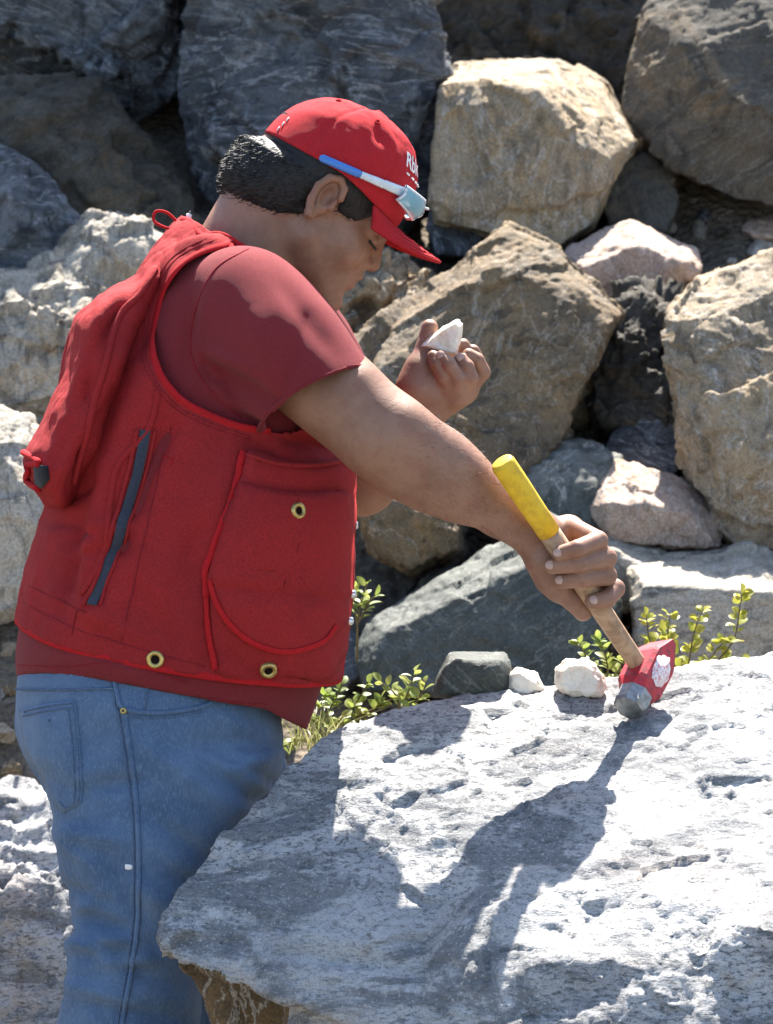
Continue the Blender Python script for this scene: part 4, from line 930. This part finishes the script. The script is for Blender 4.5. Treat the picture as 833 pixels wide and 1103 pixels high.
def grommet(B, x, y, ro, ri, m, name, parent, lift=.003, hole=True):
    p_, n_ = cast(B, x, y, .2, 0.); a_ = unit(np.cross(n_, UP)); b_ = np.cross(n_, a_); th = np.linspace(0, 2 * math.pi, 29)[:-1]; sec = []
    for r, z in ((ri, 0), (ri, .002), ((ri + ro) / 2, .0032), (ro * .95, .0022), (ro, -.003)):
        sec.append(np.array([p_ + n_ * (lift + z) + r * (a_ * math.cos(x_) + b_ * math.sin(x_)) for x_ in th]))
    v, f = box_sweep(sec, False); o = mk(name, v, [q_ for q_ in f], m, parent)
    if hole:
        v = np.vstack([[p_ + n_ * (lift + .0006)], [p_ + n_ * (lift + .0006) + ri * 1.05 * (a_ * math.cos(x_) + b_ * math.sin(x_)) for x_ in th]]); mk('eyelet_hole', v, [(0, 1 + k, 1 + (k + 1) % 28) for k in range(28)], M_hole, parent)
    return o
TORSO = [(18, 664, 367, 722, 0, .185), (26, 625, 375, 665, 0, .192), (42, 580, 379, 600, 0, .198), (56, 535, 378, 545, 0, .200), (70, 480, 375, 500, 0, .198), (86, 430, 372, 462, 0, .196), (106, 375, 366, 425, 0, .195),
         (132, 325, 352, 385, 0, .192), (160, 280, 338, 345, 0, .178), (182, 252, 328, 318, 0, .142), (199, 236, 318, 296, 0, .098)]
# ---- shirt: trunk, sleeves, hem
sh = [(18, 733, 330, 792, 0, .180), (17, 705, 340, 760, 0, .182), (22, 672, 352, 722, 0, .180)] + [(x1 + 9, y1, x2 - 9, y2, wc, hw - .009) for x1, y1, x2, y2, wc, hw in TORSO[1:-1]] + [(205, 242, 312, 296, 0, .090)]
px, py, w = loft(sh, 120, 140, 2.3, ([0, .18, .3, 1], [-18, -8, 0, 0])); sv = P(px, py, w).reshape(-1, 3); sf = [tuple(q_) for q_ in grid_faces(120, 140)] + [tuple(range(140))[::-1], tuple(119 * 140 + k for k in range(140))]
parts = [(sv, sf)]
def sleeve(pts, rad):
    c = cr(np.array([P(*x) for x in pts]), 40); r = np.interp(np.linspace(0, 1, 40), np.linspace(0, 1, len(rad)), rad); return tube(c, r, 36)
SL = [(244, 324, .110), (264, 330, .140), (304, 376, .176), (343, 430, .198), (356, 448, .203)]
parts += [sleeve(SL, [.058, .073, .077, .0725, .069]), sleeve([(290, 330, -.12), (318, 380, -.17), (355, 440, -.19)], [.07, .075, .07])]
v, f = join(parts); v, f = remesh(v, f, .0045)
hp, hn = P(340, 430, .20), unit(P(283, 460, .2) - P(398, 400, .2)); ha = unit(P(340, 430, .2) - P(300, 370, .18)); hn2 = unit(ha - hn * (ha @ hn))
msk = np.exp(-(((v - P(258, 335, .15)) / .11) ** 2).sum(1)); v = lap(v, f, 14, .5, np.clip(msk * 1.6, 0, 1)); v = lap(v, f, 4, .5)
px, py, w = proj(v); n_ = normals(v, f)
fl = [(225, 395, 300, 440, 10, -.007), (215, 375, 280, 400, 8, .004), (232, 415, 275, 458, 7, .005), (300, 300, 360, 380, 12, -.003), (250, 440, 285, 462, 6, -.005), (270, 330, 300, 430, 14, .003), (210, 300, 200, 400, 8, -.003), (330, 340, 300, 440, 9, -.003),
      (60, 700, 180, 735, 10, .003), (230, 770, 320, 770, 8, -.003)]
v = v + n_ * (1.8 * folds(px, py, w, 1, fl) + .0012 * fbm(v * 12, 2))[:, None]
cap_d = (v - hp) @ hn2; near = w > .05
px, py, w = proj(v); fm = v[f].mean(1); fd = (fm - hp) @ hn2; fpx, fpy, fw = proj(fm); nf = normals(v, f)[f].mean(1)
hemy = np.interp(fpx, [18, 120, 211, 330], [731, 731, 750, 791])
keep = ~((fd > .004) & (fw > .08) & (fpx > 262) & (fpy < 500)) & ~((nf[:, 2] < -.75) & (fpy > 715))
# pull the sleeve edge onto one clean hem plane
f = f[keep]; cnt = np.bincount(np.sort(np.stack([np.minimum(f, np.roll(f, -1, 1)), np.maximum(f, np.roll(f, -1, 1))], -1).reshape(-1, 2), 1) @ np.array([len(v), 1]), minlength=1) if False else None
ee = np.vstack([f[:, [0, 1]], f[:, [1, 2]], f[:, [2, 3]], f[:, [3, 0]]]); es = np.sort(ee, 1); key = es[:, 0].astype(np.int64) * len(v) + es[:, 1]; uq, c_ = np.unique(key, return_counts=True); bd = uq[c_ == 1]; bvx = np.unique(np.concatenate([bd // len(v), bd % len(v)]))
sb = bvx[(px[bvx] > 262) & (py[bvx] < 500) & (w[bvx] > .05)]; v[sb] -= ((v[sb] - hp) @ hn2)[:, None] * hn2
cen = v[sb].mean(0); a_ = hn; b_ = np.cross(hn2, hn); xa, xb = (v[sb] - cen) @ a_, (v[sb] - cen) @ b_; ang = np.arctan2(xb, xa); rad_ = np.hypot(xa, xb)
nbin = 40; ab = np.linspace(-math.pi, math.pi, nbin, endpoint=False); rb_ = np.array([np.median(rad_[np.abs((ang - t + math.pi) % (2 * math.pi) - math.pi) < .22]) for t in ab])
for _ in range(3): rb_ = (np.roll(rb_, 1) + 2 * rb_ + np.roll(rb_, -1)) / 4
RG = cen + (a_[None] * np.cos(ab)[:, None] + b_[None] * np.sin(ab)[:, None]) * rb_[:, None]
rn = np.interp(ang, np.append(ab, math.pi), np.append(rb_, rb_[0])); v[sb] = cen + (a_[None] * np.cos(ang)[:, None] + b_[None] * np.sin(ang)[:, None]) * rn[:, None]
bdi = bd // len(v), bd % len(v); E2 = np.stack(bdi, 1); E2 = np.vstack([E2, E2[:, ::-1]]); cn_ = np.bincount(E2[:, 0], minlength=len(v)); lower = np.zeros(len(v), bool); lower[bvx] = py[bvx] > 600
for _ in range(30):
    av = np.stack([np.bincount(E2[:, 0], v[E2[:, 1], k_], len(v)) for k_ in range(3)], 1) / np.maximum(cn_, 1)[:, None]; v[lower] += .5 * (av - v)[lower]
gq = grid_faces(120, 140); gn = normals(sv, gq); gn *= np.sign(((sv - sv.mean(0)) * gn).sum()); iv = sv - gn * .005; gx, gy, gw = proj(iv[gq].mean(1))   # trunk cloth seen below the sleeve
gq = gq[(gx > 225) & (gx < 372) & (gy > 380) & (gy < 520) & (gw > 0)]; f = np.vstack([f, gq + len(v)]); v = np.vstack([v, iv])
used = np.unique(f); rem = np.full(len(v), -1); rem[used] = np.arange(len(used)); v, f = v[used], rem[f]
shirt = mk('shirt', v, f, M_shirt, person); solidify(shirt, .003, -1)
SHB = bvh_of(v, f)
rg = RG
for off, rr in ((-.001, .0022),):
    q_ = rg + hn2 * off + (unit(np.array([1, 1, 1])) * 0); rad = q_ - cen; rad /= np.linalg.norm(rad, axis=1)[:, None]; q_ = np.vstack([q_ + rad * .0008, (q_ + rad * .0008)[:1]])
    for _ in range(2): q_[1:-1] = (q_[:-2] + 2 * q_[1:-1] + q_[2:]) / 4
    vv, ff = tube(q_, rr, 6, caps=False); mk('sleeve_hem', vv, ff, M_shirt, shirt)
ribbon_on(SHB, [(268, 268), (232, 290), (212, 330), (205, 375), (220, 412), (260, 450)], 50, .0011, .0008, M_redseam, 'shoulder_seam', shirt, .0004)
ribbon_on(SHB, [(20, 716), (70, 718), (130, 714), (200, 735)], 30, .0008, .0006, M_redseam, 'hem_stitching', shirt, .0006)
ribbon_on(SHB, [(225, 756), (270, 770), (325, 782)], 30, .0008, .0006, M_redseam, 'hem_stitching', shirt, .0006)

# ---- vest
px, py, w = loft(TORSO, 200, 260, 2.3, ([0, .12, .3, 1], [30, 16, 0, 0]))
vf = grid_faces(200, 260); vv = P(px, py, w).reshape(-1, 3); vn = normals(vv, vf)
if ((vv - P(210, 500, 0)) * vn).sum() < 0: vf = vf[:, ::-1]; vn = -vn
fl = [(185, 440, 110, 640, 12, -.008), (160, 400, 120, 520, 14, .006), (120, 500, 95, 640, 10, .006), (90, 560, 70, 660, 10, -.006), (140, 560, 100, 690, 16, .003), (55, 560, 140, 590, 12, -.005), (75, 600, 150, 560, 8, .004),
      (200, 470, 215, 700, 18, -.003), (210, 640, 200, 730, 12, .004), (230, 560, 245, 500, 10, .002), (300, 470, 372, 486, 12, -.008), (262, 470, 300, 492, 10, -.004), (60, 640, 160, 690, 9, .003), (240, 700, 300, 740, 10, -.004), (330, 700, 365, 740, 10, .003),
      (205, 442, 165, 500, 9, -.003), (130, 590, 90, 600, 8, -.003), (60, 575, 130, 565, 7, .003), (150, 640, 200, 700, 12, -.002), (200, 600, 225, 560, 9, -.002), (110, 520, 60, 545, 8, -.004), (175, 300, 150, 380, 10, -.006), (190, 265, 240, 262, 8, .004), (185, 262, 225, 252, 6, -.004)]
ww = w.ravel(); vv = vv + vn * (2.1 * folds(px.ravel(), py.ravel(), ww, 1, fl) + .0035 * fbm(vv * np.array([16, 12, 7]) + 5, 4) + .0008 * fbm(vv * 60, 2))[:, None]
ARM = cr([(266, 262), (232, 268), (200, 284), (180, 311), (169, 350), (167, 382), (176, 408), (200, 433), (236, 452), (275, 462), (322, 462), (352, 425), (352, 372), (335, 318), (305, 278)], 150, True)
def inside(poly, x, y):
    r = np.zeros(len(x), bool); j = len(poly) - 1
    for i in range(len(poly)):
        xi, yi, xj, yj = *poly[i], *poly[j]; c_ = ((yi > y) != (yj > y)) & (x < (xj - xi) * (y - yi) / (yj - yi + 1e-12) + xi); r ^= c_; j = i
    return r
ppx, ppy, pw = proj(vv); fx, fy, fw = ppx[vf].mean(1), ppy[vf].mean(1), pw[vf].mean(1)
VB_full = bvh_of(vv, vf)
keep = ~(inside(ARM, fx, fy) & (np.abs(fw) > .02)); vf2 = vf[keep]
vest = mk('vest', vv, vf2, M_vest, person); solidify(vest, .004, 1)
VB = VB_full
ribbon_on(VB, ARM[:95:3], 90, .0046, .0022, M_pipe, 'armhole_binding', vest, .003)
def grid_binding(idx, hw, th, name, step=2):
    q_ = vv[idx][::step]; nb_ = vn[idx][::step]
    for _ in range(3): q_[1:-1] = (q_[:-2] + 2 * q_[1:-1] + q_[2:]) / 4
    v_, f_ = tube(q_ + nb_ * .002, hw, 8, nb_, th); mk(name, v_, f_, M_pipe, vest)
grid_binding(np.arange(-6, 137), .0048, .0024, 'hem_binding')
ribbon_on(VB, [(198, 238), (222, 244), (250, 254), (275, 265), (296, 276)], 40, .0042, .004, M_pipe, 'collar_binding', vest, .002, .1)
grid_binding(np.arange(0, 105) * 260 + 5, .0046, .0024, 'front_binding')
for off, nm in ((7, 'armhole_stitching'), (11, 'armhole_stitching')):
    c_ = ARM[2:92:3]; g_ = np.gradient(c_, axis=0); g_ /= np.linalg.norm(g_, axis=1)[:, None]; ribbon_on(VB, c_ + np.stack([g_[:, 1], -g_[:, 0]], 1) * -off * np.sign((g_[5, 1] * (ARM.mean(0) - c_[5])[0] - g_[5, 0] * (ARM.mean(0) - c_[5])[1])), 80, .0007, .0005, M_redseam, nm, vest, .0045)
ribbon_on(VB, [(30, 650), (80, 676), (165, 702), (222, 718)], 50, .0007, .0005, M_redseam, 'hem_stitching', vest, .0045)
ribbon_on(VB, [(186, 460), (172, 520), (152, 600), (132, 690)], 60, .0008, .0006, M_redseam, 'side_stitching', vest, .0045)
# zip
zp = [(157, 463), (148, 505), (134, 555), (118, 605), (100, 654)]
ribbon_on(VB, zp, 60, .0062, .0016, M_zip, 'zip', vest, .0060); ribbon_on(VB, [(x - 9, y) for x, y in zp], 60, .0030, .003, M_vest, 'zip_welt', vest, .005); ribbon_on(VB, [(x + 9, y) for x, y in zp], 60, .0022, .0022, M_vest, 'zip_welt', vest, .005)
ribbon_on(VB, [(172, 420), (160, 462), (128, 500), (118, 545), (112, 590), (90, 640)], 60, .0045, .006, M_vest, 'side_pleat', vest, .002)
ribbon_on(VB, [(36, 632), (95, 660)], 20, .0010, .0008, M_redseam, 'stitching', vest, .0045); ribbon_on(VB, [(86, 658), (80, 684)], 12, .0010, .0008, M_redseam, 'stitching', vest, .0045)
# front pouch pocket with curved flap
patch_on(VB, [(264, 488), (300, 499), (340, 500), (371, 496), (376, 560), (374, 640), (370, 700), (355, 728), (330, 738), (270, 736), (232, 724), (225, 690), (222, 650), (226, 615), (244, 556)], M_vest, 'pouch_pocket', vest, .012, .006, top_lift=.010, folds_=[(258, 520, 372, 534, 6, -.004), (235, 700, 300, 715, 12, -.004), (245, 720, 262, 735, 6, .003)])
pk = [o for o in person.children_recursive if o.name.startswith('pouch_pocket')][0]
PKB = bvh_of(world_mesh(pk), [tuple(q_.vertices) for q_ in pk.data.polygons])
patch_on(PKB, [(260, 520), (300, 531), (340, 533), (373, 529), (376, 580), (374, 640), (368, 672), (348, 694), (308, 704), (270, 694), (242, 668), (228, 632), (226, 622), (244, 562)], M_vest, 'pocket_flap', vest, .007, .0065, wg=.22, folds_=[(228, 632, 374, 645, 5, -.006), (300, 655, 370, 640, 8, .002), (255, 560, 372, 570, 10, .0015)])
fp = [o for o in person.children_recursive if o.name.startswith('pocket_flap')][0]; FPB = bvh_of(world_mesh(fp), [tuple(q_.vertices) for q_ in fp.data.polygons])
ribbon_on(FPB, [(226, 624), (232, 646), (246, 670), (272, 692), (308, 702), (346, 692), (362, 674)], 60, .0038, .0016, M_pipe, 'flap_binding', vest, .001, .22)
ribbon_on(VB, [(260, 487), (252, 520), (241, 557), (231, 590), (223, 617), (222, 642)], 50, .0046, .0022, M_pipe, 'pocket_binding', vest, .009, .2)
ribbon_on(PKB, [(223, 640), (225, 680), (232, 722)], 30, .0038, .002, M_pipe, 'pocket_binding', vest, .002, .2)
ribbon_on(PKB, [(264, 489), (300, 500), (340, 501), (371, 497)], 40, .0030, .003, M_vest, 'pocket_edge', vest, .001, .2)
grommet(FPB, 321, 550, .0098, .0046, M_brass, 'grommet', vest, .001); grommet(PKB, 289, 721, .0105, .0050, M_brass, 'grommet', vest, .002); grommet(VB, 168, 710, .0108, .0050, M_brass, 'grommet', vest, .004)
for x, y in ((373, 497), (376, 566), (374, 640), (371, 668)): grommet(VB, x, y, .0050, .0012, M_chrome, 'snap', vest, .008, False)
ribbon_on(VB, [(180, 492), (186, 496), (184, 503)], 10, .0007, .0006, M_pipe, 'loose_thread', vest, .005); ribbon_on(VB, [(189, 492), (186, 498)], 8, .0007, .0006, M_pipe, 'loose_thread', vest, .005)
# back pouch
BP = [(168, 272, 200, 272, 0, .10), (146, 296, 186, 300, 0, .135), (104, 322, 166, 330, 0, .165), (79, 345, 152, 362, 0, .178), (70, 380, 142, 400, 0, .182), (62, 420, 130, 440, 0, .184), (40, 465, 116, 480, 0, .186), (26, 495, 100, 510, 0, .184), (36, 525, 86, 535, 0, .176), (50, 546, 76, 550, 0, .16)]
px, py, w = loft(BP, 110, 160, 2.8); v = P(px, py, w).reshape(-1, 3); f = [tuple(q_) for q_ in grid_faces(110, 160)] + [tuple(range(160))[::-1], tuple(109 * 160 + k for k in range(160))]
v, f = remesh(v, f, .0045); v = lap(v, f, 4, .5); px, py, w = proj(v); n_ = normals(v, f)
fl = [(150, 300, 98, 380, 7, -.012), (112, 330, 88, 420, 7, .009), (98, 380, 92, 430, 6, -.010), (130, 360, 92, 500, 10, .008), (120, 420, 75, 530, 6, -.010), (150, 330, 120, 400, 7, .005), (80, 350, 70, 420, 6, -.006), (88, 400, 50, 480, 9, .004), (60, 450, 40, 500, 6, -.005), (95, 440, 60, 520, 6, .005), (165, 300, 120, 330, 6, .006)]
v = v + n_ * (folds(px, py, w, 1, fl) + .004 * fbm(v * 16, 4) + .0008 * fbm(v * 70, 2))[:, None]
bp = mk('back_pouch', v, f, M_vest, vest); BPB = bvh_of(v, f)
patch_on(BPB, [(38, 500), (52, 502), (54, 516), (46, 526), (39, 520)], M_black, 'mesh_window', vest, .0005, .0025, nb=40, nrr=4)
ribbon_on(BPB, [(168, 290), (150, 318), (128, 345), (112, 400), (100, 440), (78, 520)], 50, .0042, .004, M_vest, 'pouch_edge', vest, .002)
ribbon_on(BPB, [(28, 488), (22, 496), (34, 504), (30, 516), (44, 526)], 20, .004, .004, M_pipe, 'frayed_strap', vest, .003)
# hanging loop and toggle at the collar
lp = cr([P(192, 240, .02), P(180, 229, .02), P(168, 228, .02), P(166, 238, .022), P(178, 245, .024), P(190, 247, .025)], 30); v, f = tube(lp, .0018, 8); mk('hang_loop', v, f, M_pipe, vest)
v, f = tube(np.array([P(203, 236, .03), P(204, 231, .03), P(206, 228, .03)]), np.array([.003, .0036, .002]), 10); mk('toggle', v, f, M_white, vest)

# ---- jeans
pel = [(28, 700, 300, 726, 0, .165), (18, 735, 300, 760, 0, .178), (16, 765, 303, 795, 0, .184), (19, 800, 300, 832, 0, .184), (40, 838, 280, 872, 0, .172), (66, 880, 262, 910, 0, .13), (90, 905, 240, 925, 0, .07)]
nl = [(40, 760, 280, 790, .085, .085), (36, 815, 296, 825, .088, .100), (48, 850, 284, 855, .090, .102), (61, 885, 266, 885, .092, .100), (65, 935, 240, 935, .095, .096), (77, 985, 222, 985, .098, .090), (70, 1050, 214, 1050, .10, .086), (60, 1103, 216, 1103, .10, .084), (58, 1250, 200, 1250, .10, .078), (72, 1420, 190, 1420, .10, .076), (80, 1600, 195, 1600, .10, .080)]
fl_ = [(120, 770, 296, 790, -.08, .085), (130, 820, 310, 822, -.09, .095), (140, 900, 322, 880, -.09, .095), (160, 1000, 320, 985, -.09, .088), (180, 1103, 315, 1103, -.09, .08), (165, 1300, 280, 1300, -.09, .074), (150, 1600, 265, 1600, -.09, .078)]
parts = []
for rg_ in (pel, nl, fl_):
    px, py, w = loft(rg_, 90, 80, 2.2); v = P(px, py, w).reshape(-1, 3); parts.append((v, [tuple(q_) for q_ in grid_faces(90, 80)] + [tuple(range(80))[::-1], tuple(89 * 80 + k for k in range(80))]))
v, f = join(parts); v, f = remesh(v, f, .0055); v = lap(v, f, 8, .5); px, py, w = proj(v); n_ = normals(v, f)
fl = [(40, 830, 110, 870, 9, -.002), (95, 850, 150, 840, 9, -.005), (65, 895, 130, 905, 10, .005), (230, 830, 290, 870, 10, -.006), (150, 800, 250, 870, 14, .004), (80, 985, 150, 1010, 9, -.007), (70, 1020, 160, 1005, 9, .006), (90, 1030, 190, 1060, 10, -.005), (75, 1060, 150, 1085, 9, .005), (140, 950, 215, 1000, 12, .004), (120, 930, 180, 1040, 12, -.003),
      (215, 800, 300, 800, 9, -.004), (18, 820, 60, 850, 8, -.002), (100, 1080, 200, 1100, 10, -.005), (70, 955, 120, 975, 7, -.004), (66, 905, 105, 935, 7, .003), (230, 770, 295, 800, 8, .003), (250, 830, 300, 810, 8, .004), (180, 940, 225, 960, 8, -.003), (90, 1010, 130, 1050, 7, .004), (160, 880, 230, 930, 10, -.004), (235, 805, 300, 845, 7, -.004), (70, 1000, 140, 1030, 6, -.004), (80, 1040, 170, 1035, 7, .004), (110, 960, 75, 990, 7, .004)]
v = v + n_ * (2. * folds(px, py, w, 1, fl) + .0045 * fbm(v * 10 + 2, 4) + .0007 * fbm(v * 50, 2))[:, None]
jeans = mk('jeans', v, f, M_denim, person); JB = bvh_of(v, f)
patch_on(JB, [(22, 765), (50, 758), (82, 754), (86, 790), (90, 845), (89, 864), (70, 876), (60, 866), (46, 834), (28, 806)], M_denim, 'back_pocket', jeans, .0012, .0022, nb=90, nrr=8)
bpk = [o for o in person.children_recursive if o.name.startswith('back_pocket')][0]; BPK = bvh_of(world_mesh(bpk), [tuple(q_.vertices) for q_ in bpk.data.polygons])
for pts in ([(18, 768), (50, 761), (80, 757)], [(19, 773), (50, 766), (80, 762)], [(79, 758), (83, 795), (86, 845), (85, 864)], [(74, 764), (78, 800), (81, 845), (80, 862)], [(86, 860), (72, 870), (64, 863)]):
    ribbon_on(BPK, pts, 30, .0008, .0006, M_dseam, 'stitching', jeans, .0008)
ribbon_on(JB, [(133, 762), (139, 800), (146, 850), (149, 900), (150, 950), (148, 1000), (141, 1050), (132, 1103), (128, 1160)], 120, .0032, .0022, M_denim, 'side_seam', jeans, .001)
ribbon_on(JB, [(127, 762), (133, 800), (140, 850), (144, 900), (145, 950), (143, 1000), (136, 1050), (127, 1103), (123, 1160)], 120, .0009, .0007, M_dseam, 'seam_stitching', jeans, .0012)
ribbon_on(JB, [(122, 728), (126, 745), (133, 763), (170, 768), (215, 762), (235, 752)], 60, .0028, .002, M_denim, 'front_pocket_edge', jeans, .001)
ribbon_on(JB, [(118, 728), (123, 748), (130, 768), (170, 773), (217, 767)], 60, .0010, .0008, M_dseam, 'stitching', jeans, .0012)
ribbon_on(JB, [(160, 735), (156, 765)], 14, .0010, .0008, M_dseam, 'stitching', jeans, .0012); ribbon_on(JB, [(18, 742), (60, 743), (125, 742)], 30, .0014, .0012, M_dseam, 'waistband_edge', jeans, .0015)
grommet(JB, 134, 766, .0040, .0012, M_brass, 'rivet', jeans, .003, False)
patch_on(JB, [(135, 931), (139, 931), (143, 932), (143, 936), (139, 937), (135, 936)], M_white, 'paint_speck', jeans, .0002, .0008, nb=16, nrr=2)
# boots below the frame
for x0, x1, wc in ((85, 195, .10), (155, 268, -.09)):
    a_ = P(x0 + 5, 1620, wc); zz = .0; cx = a_[0]
    sec = []
    for t, hgt, wd in ((0, .11, .035), (.03, .12, .042), (.10, .12, .045), (.16, .09, .048), (.24, .065, .050), (.29, .05, .040), (.31, .03, .02)):
        th = np.linspace(0, 2 * math.pi, 17)[:-1]; sec.append(np.array([[cx - .02 + t, a_[1] + wd * math.cos(q_) , max(.0, hgt / 2 + hgt / 2 * math.sin(q_) * 1.05)] for q_ in th]))
    v, f = box_sweep(sec); mk('boot', v, f, simple('brown_leather', (.12, .07, .035), .6, .3, .3) if 'brown_leather' not in MATS else MATS['brown_leather'], person)

# ------------------------------------------------------------------ hammer
ham = empty('hammer', HE, 'short sledge hammer with yellow dipped wooden handle and red head', 'hammer')
M_wood = None
bb = NB('hammer_wood'); c_ = bb.coord(False); g_ = bb.noise(bb.coord(False, scale=(1, 1, 1)), 45, 6, .6, 1.5); M_wood = bb.done(bb.mix(bb.ramp(g_, .35, .7), (.46, .29, .17), (.27, .16, .09)), .5, bb.bump(g_, .2, .002), .3)
M_yel = simple('yellow_paint', (.74, .47, .02), .6, .4, .35, (.60, .36, .02), 90, .3)
M_redp = simple('red_paint', (.46, .022, .035), .5, .4, .25, (.20, .03, .035), 150, .25)
M_steel = simple('worn_steel', (.30, .31, .31), .45, .5, .3, (.18, .18, .17), 120, .2, Metallic=.75)
M_stick = simple('peeling_white_label', (.78, .74, .73), .7, .2, .0, (.60, .22, .24), 300)
hx = unit(np.cross(hd, FWD)); hz_ = np.cross(hx, hd); LH_ = np.linalg.norm(HE - HB)
def hsec(t, ra, rb):
    th = np.linspace(0, 2 * math.pi, 25)[:-1]; c0 = HB + hd * t * LH_; return np.array([c0 + ra * hx * math.cos(q_) + rb * hz_ * math.sin(q_) for q_ in th])
ty = .335
v, f = box_sweep([hsec(-.006, .010, .009), hsec(-.002, .0132, .0122), hsec(.01, .0146, .0136), hsec(.10, .0145, .0136), hsec(.22, .0138, .013), hsec(ty, .0134, .0126)]); mk('yellow_grip', v, f, M_yel, ham)
v, f = box_sweep([hsec(ty - .002, .0130, .0122), hsec(.5, .0130, .0122), hsec(.7, .0122, .0114), hsec(.85, .0114, .0106), hsec(.95, .0110, .0102), hsec(1.08, .0105, .010)]); mk('handle', v, f, M_wood, ham)
a0 = vdir(.5, .86, 0); hv3 = np.array([hd @ RT, hd @ UP, -(hd @ FWD)]); az = -(.5 * hv3[0] + .86 * hv3[1]) / hv3[2]
ax = unit(vdir(.5, .86, az)); cx_ = np.cross(ax, hd); cx_ = cx_ if cx_ @ FWD < 0 else -cx_
HO = HE + hd * .012
def osec(t, hh, hc, ch):
    pts = [(1, -1 + ch), (1, 1 - ch), (1 - ch, 1), (-1 + ch, 1), (-1, 1 - ch), (-1, -1 + ch), (-1 + ch, -1), (1 - ch, -1)]
    return np.array([HO + ax * t + hd * hh * a_ + cx_ * hc * b_ for a_, b_ in pts])
v, f = box_sweep([osec(-.033, .019, .0185, .55), osec(-.024, .0215, .0205, .4), osec(-.020, .0222, .021, .22), osec(.020, .0222, .021, .18), osec(.026, .0205, .0205, .15), osec(.056, .0045, .0185, .15), osec(.058, .0028, .0165, .3)]); mk('head', v, f, M_redp, ham, smooth=False)
v, f = box_sweep([osec(-.058, .0125, .0120, .58), osec(-.0565, .0165, .016, .58), osec(-.052, .0190, .0185, .56), osec(-.0325, .0192, .0187, .56)]); mk('striking_face', v, f, M_steel, ham, smooth=False)
th = np.linspace(0, 2 * math.pi, 41)[:-1]; rs = np.random.RandomState(3); rr = 1.2 + .06 * np.sin(th * 5 + 1) + .05 * np.sin(th * 9) + rs.uniform(-.04, .04, 40)
v = np.vstack([[HO + ax * .004 + cx_ * .0216], np.array([HO + ax * (.004 + .019 * q_ * math.cos(t)) + hd * .0125 * q_ * math.sin(t) + cx_ * .0216 for t, q_ in zip(th, rr)])]); o = mk('label', v, [(0, 1 + k, 1 + (k + 1) % 40) for k in range(40)], M_stick, ham); solidify(o, .0005, 0)

# ------------------------------------------------------------------ the quartz held up in the left hand
q_ = [(450, 374), (456, 368), (477, 352), (494, 342), (500, 348), (498, 362), (493, 383), (488, 385), (470, 380)]
c0 = np.mean(q_, 0); pts = [LH(x, y, .0) for x, y in q_] + [LH(c0[0] + (x - c0[0]) * .75, c0[1] + (y - c0[1]) * .75, .012) for x, y in q_] + [LH(c0[0] + (x - c0[0]) * .7, c0[1] + (y - c0[1]) * .7, -.010) for x, y in q_]
v, f = hull(np.array(pts)); v, f = remesh(v, f, .0016); v = sculpt_rock(v, f, 77, 3, .02, .5, None, .3); mk('quartz_piece', v, f, M_quartz, label='triangular white quartz piece held up in the left hand', cat='quartz')
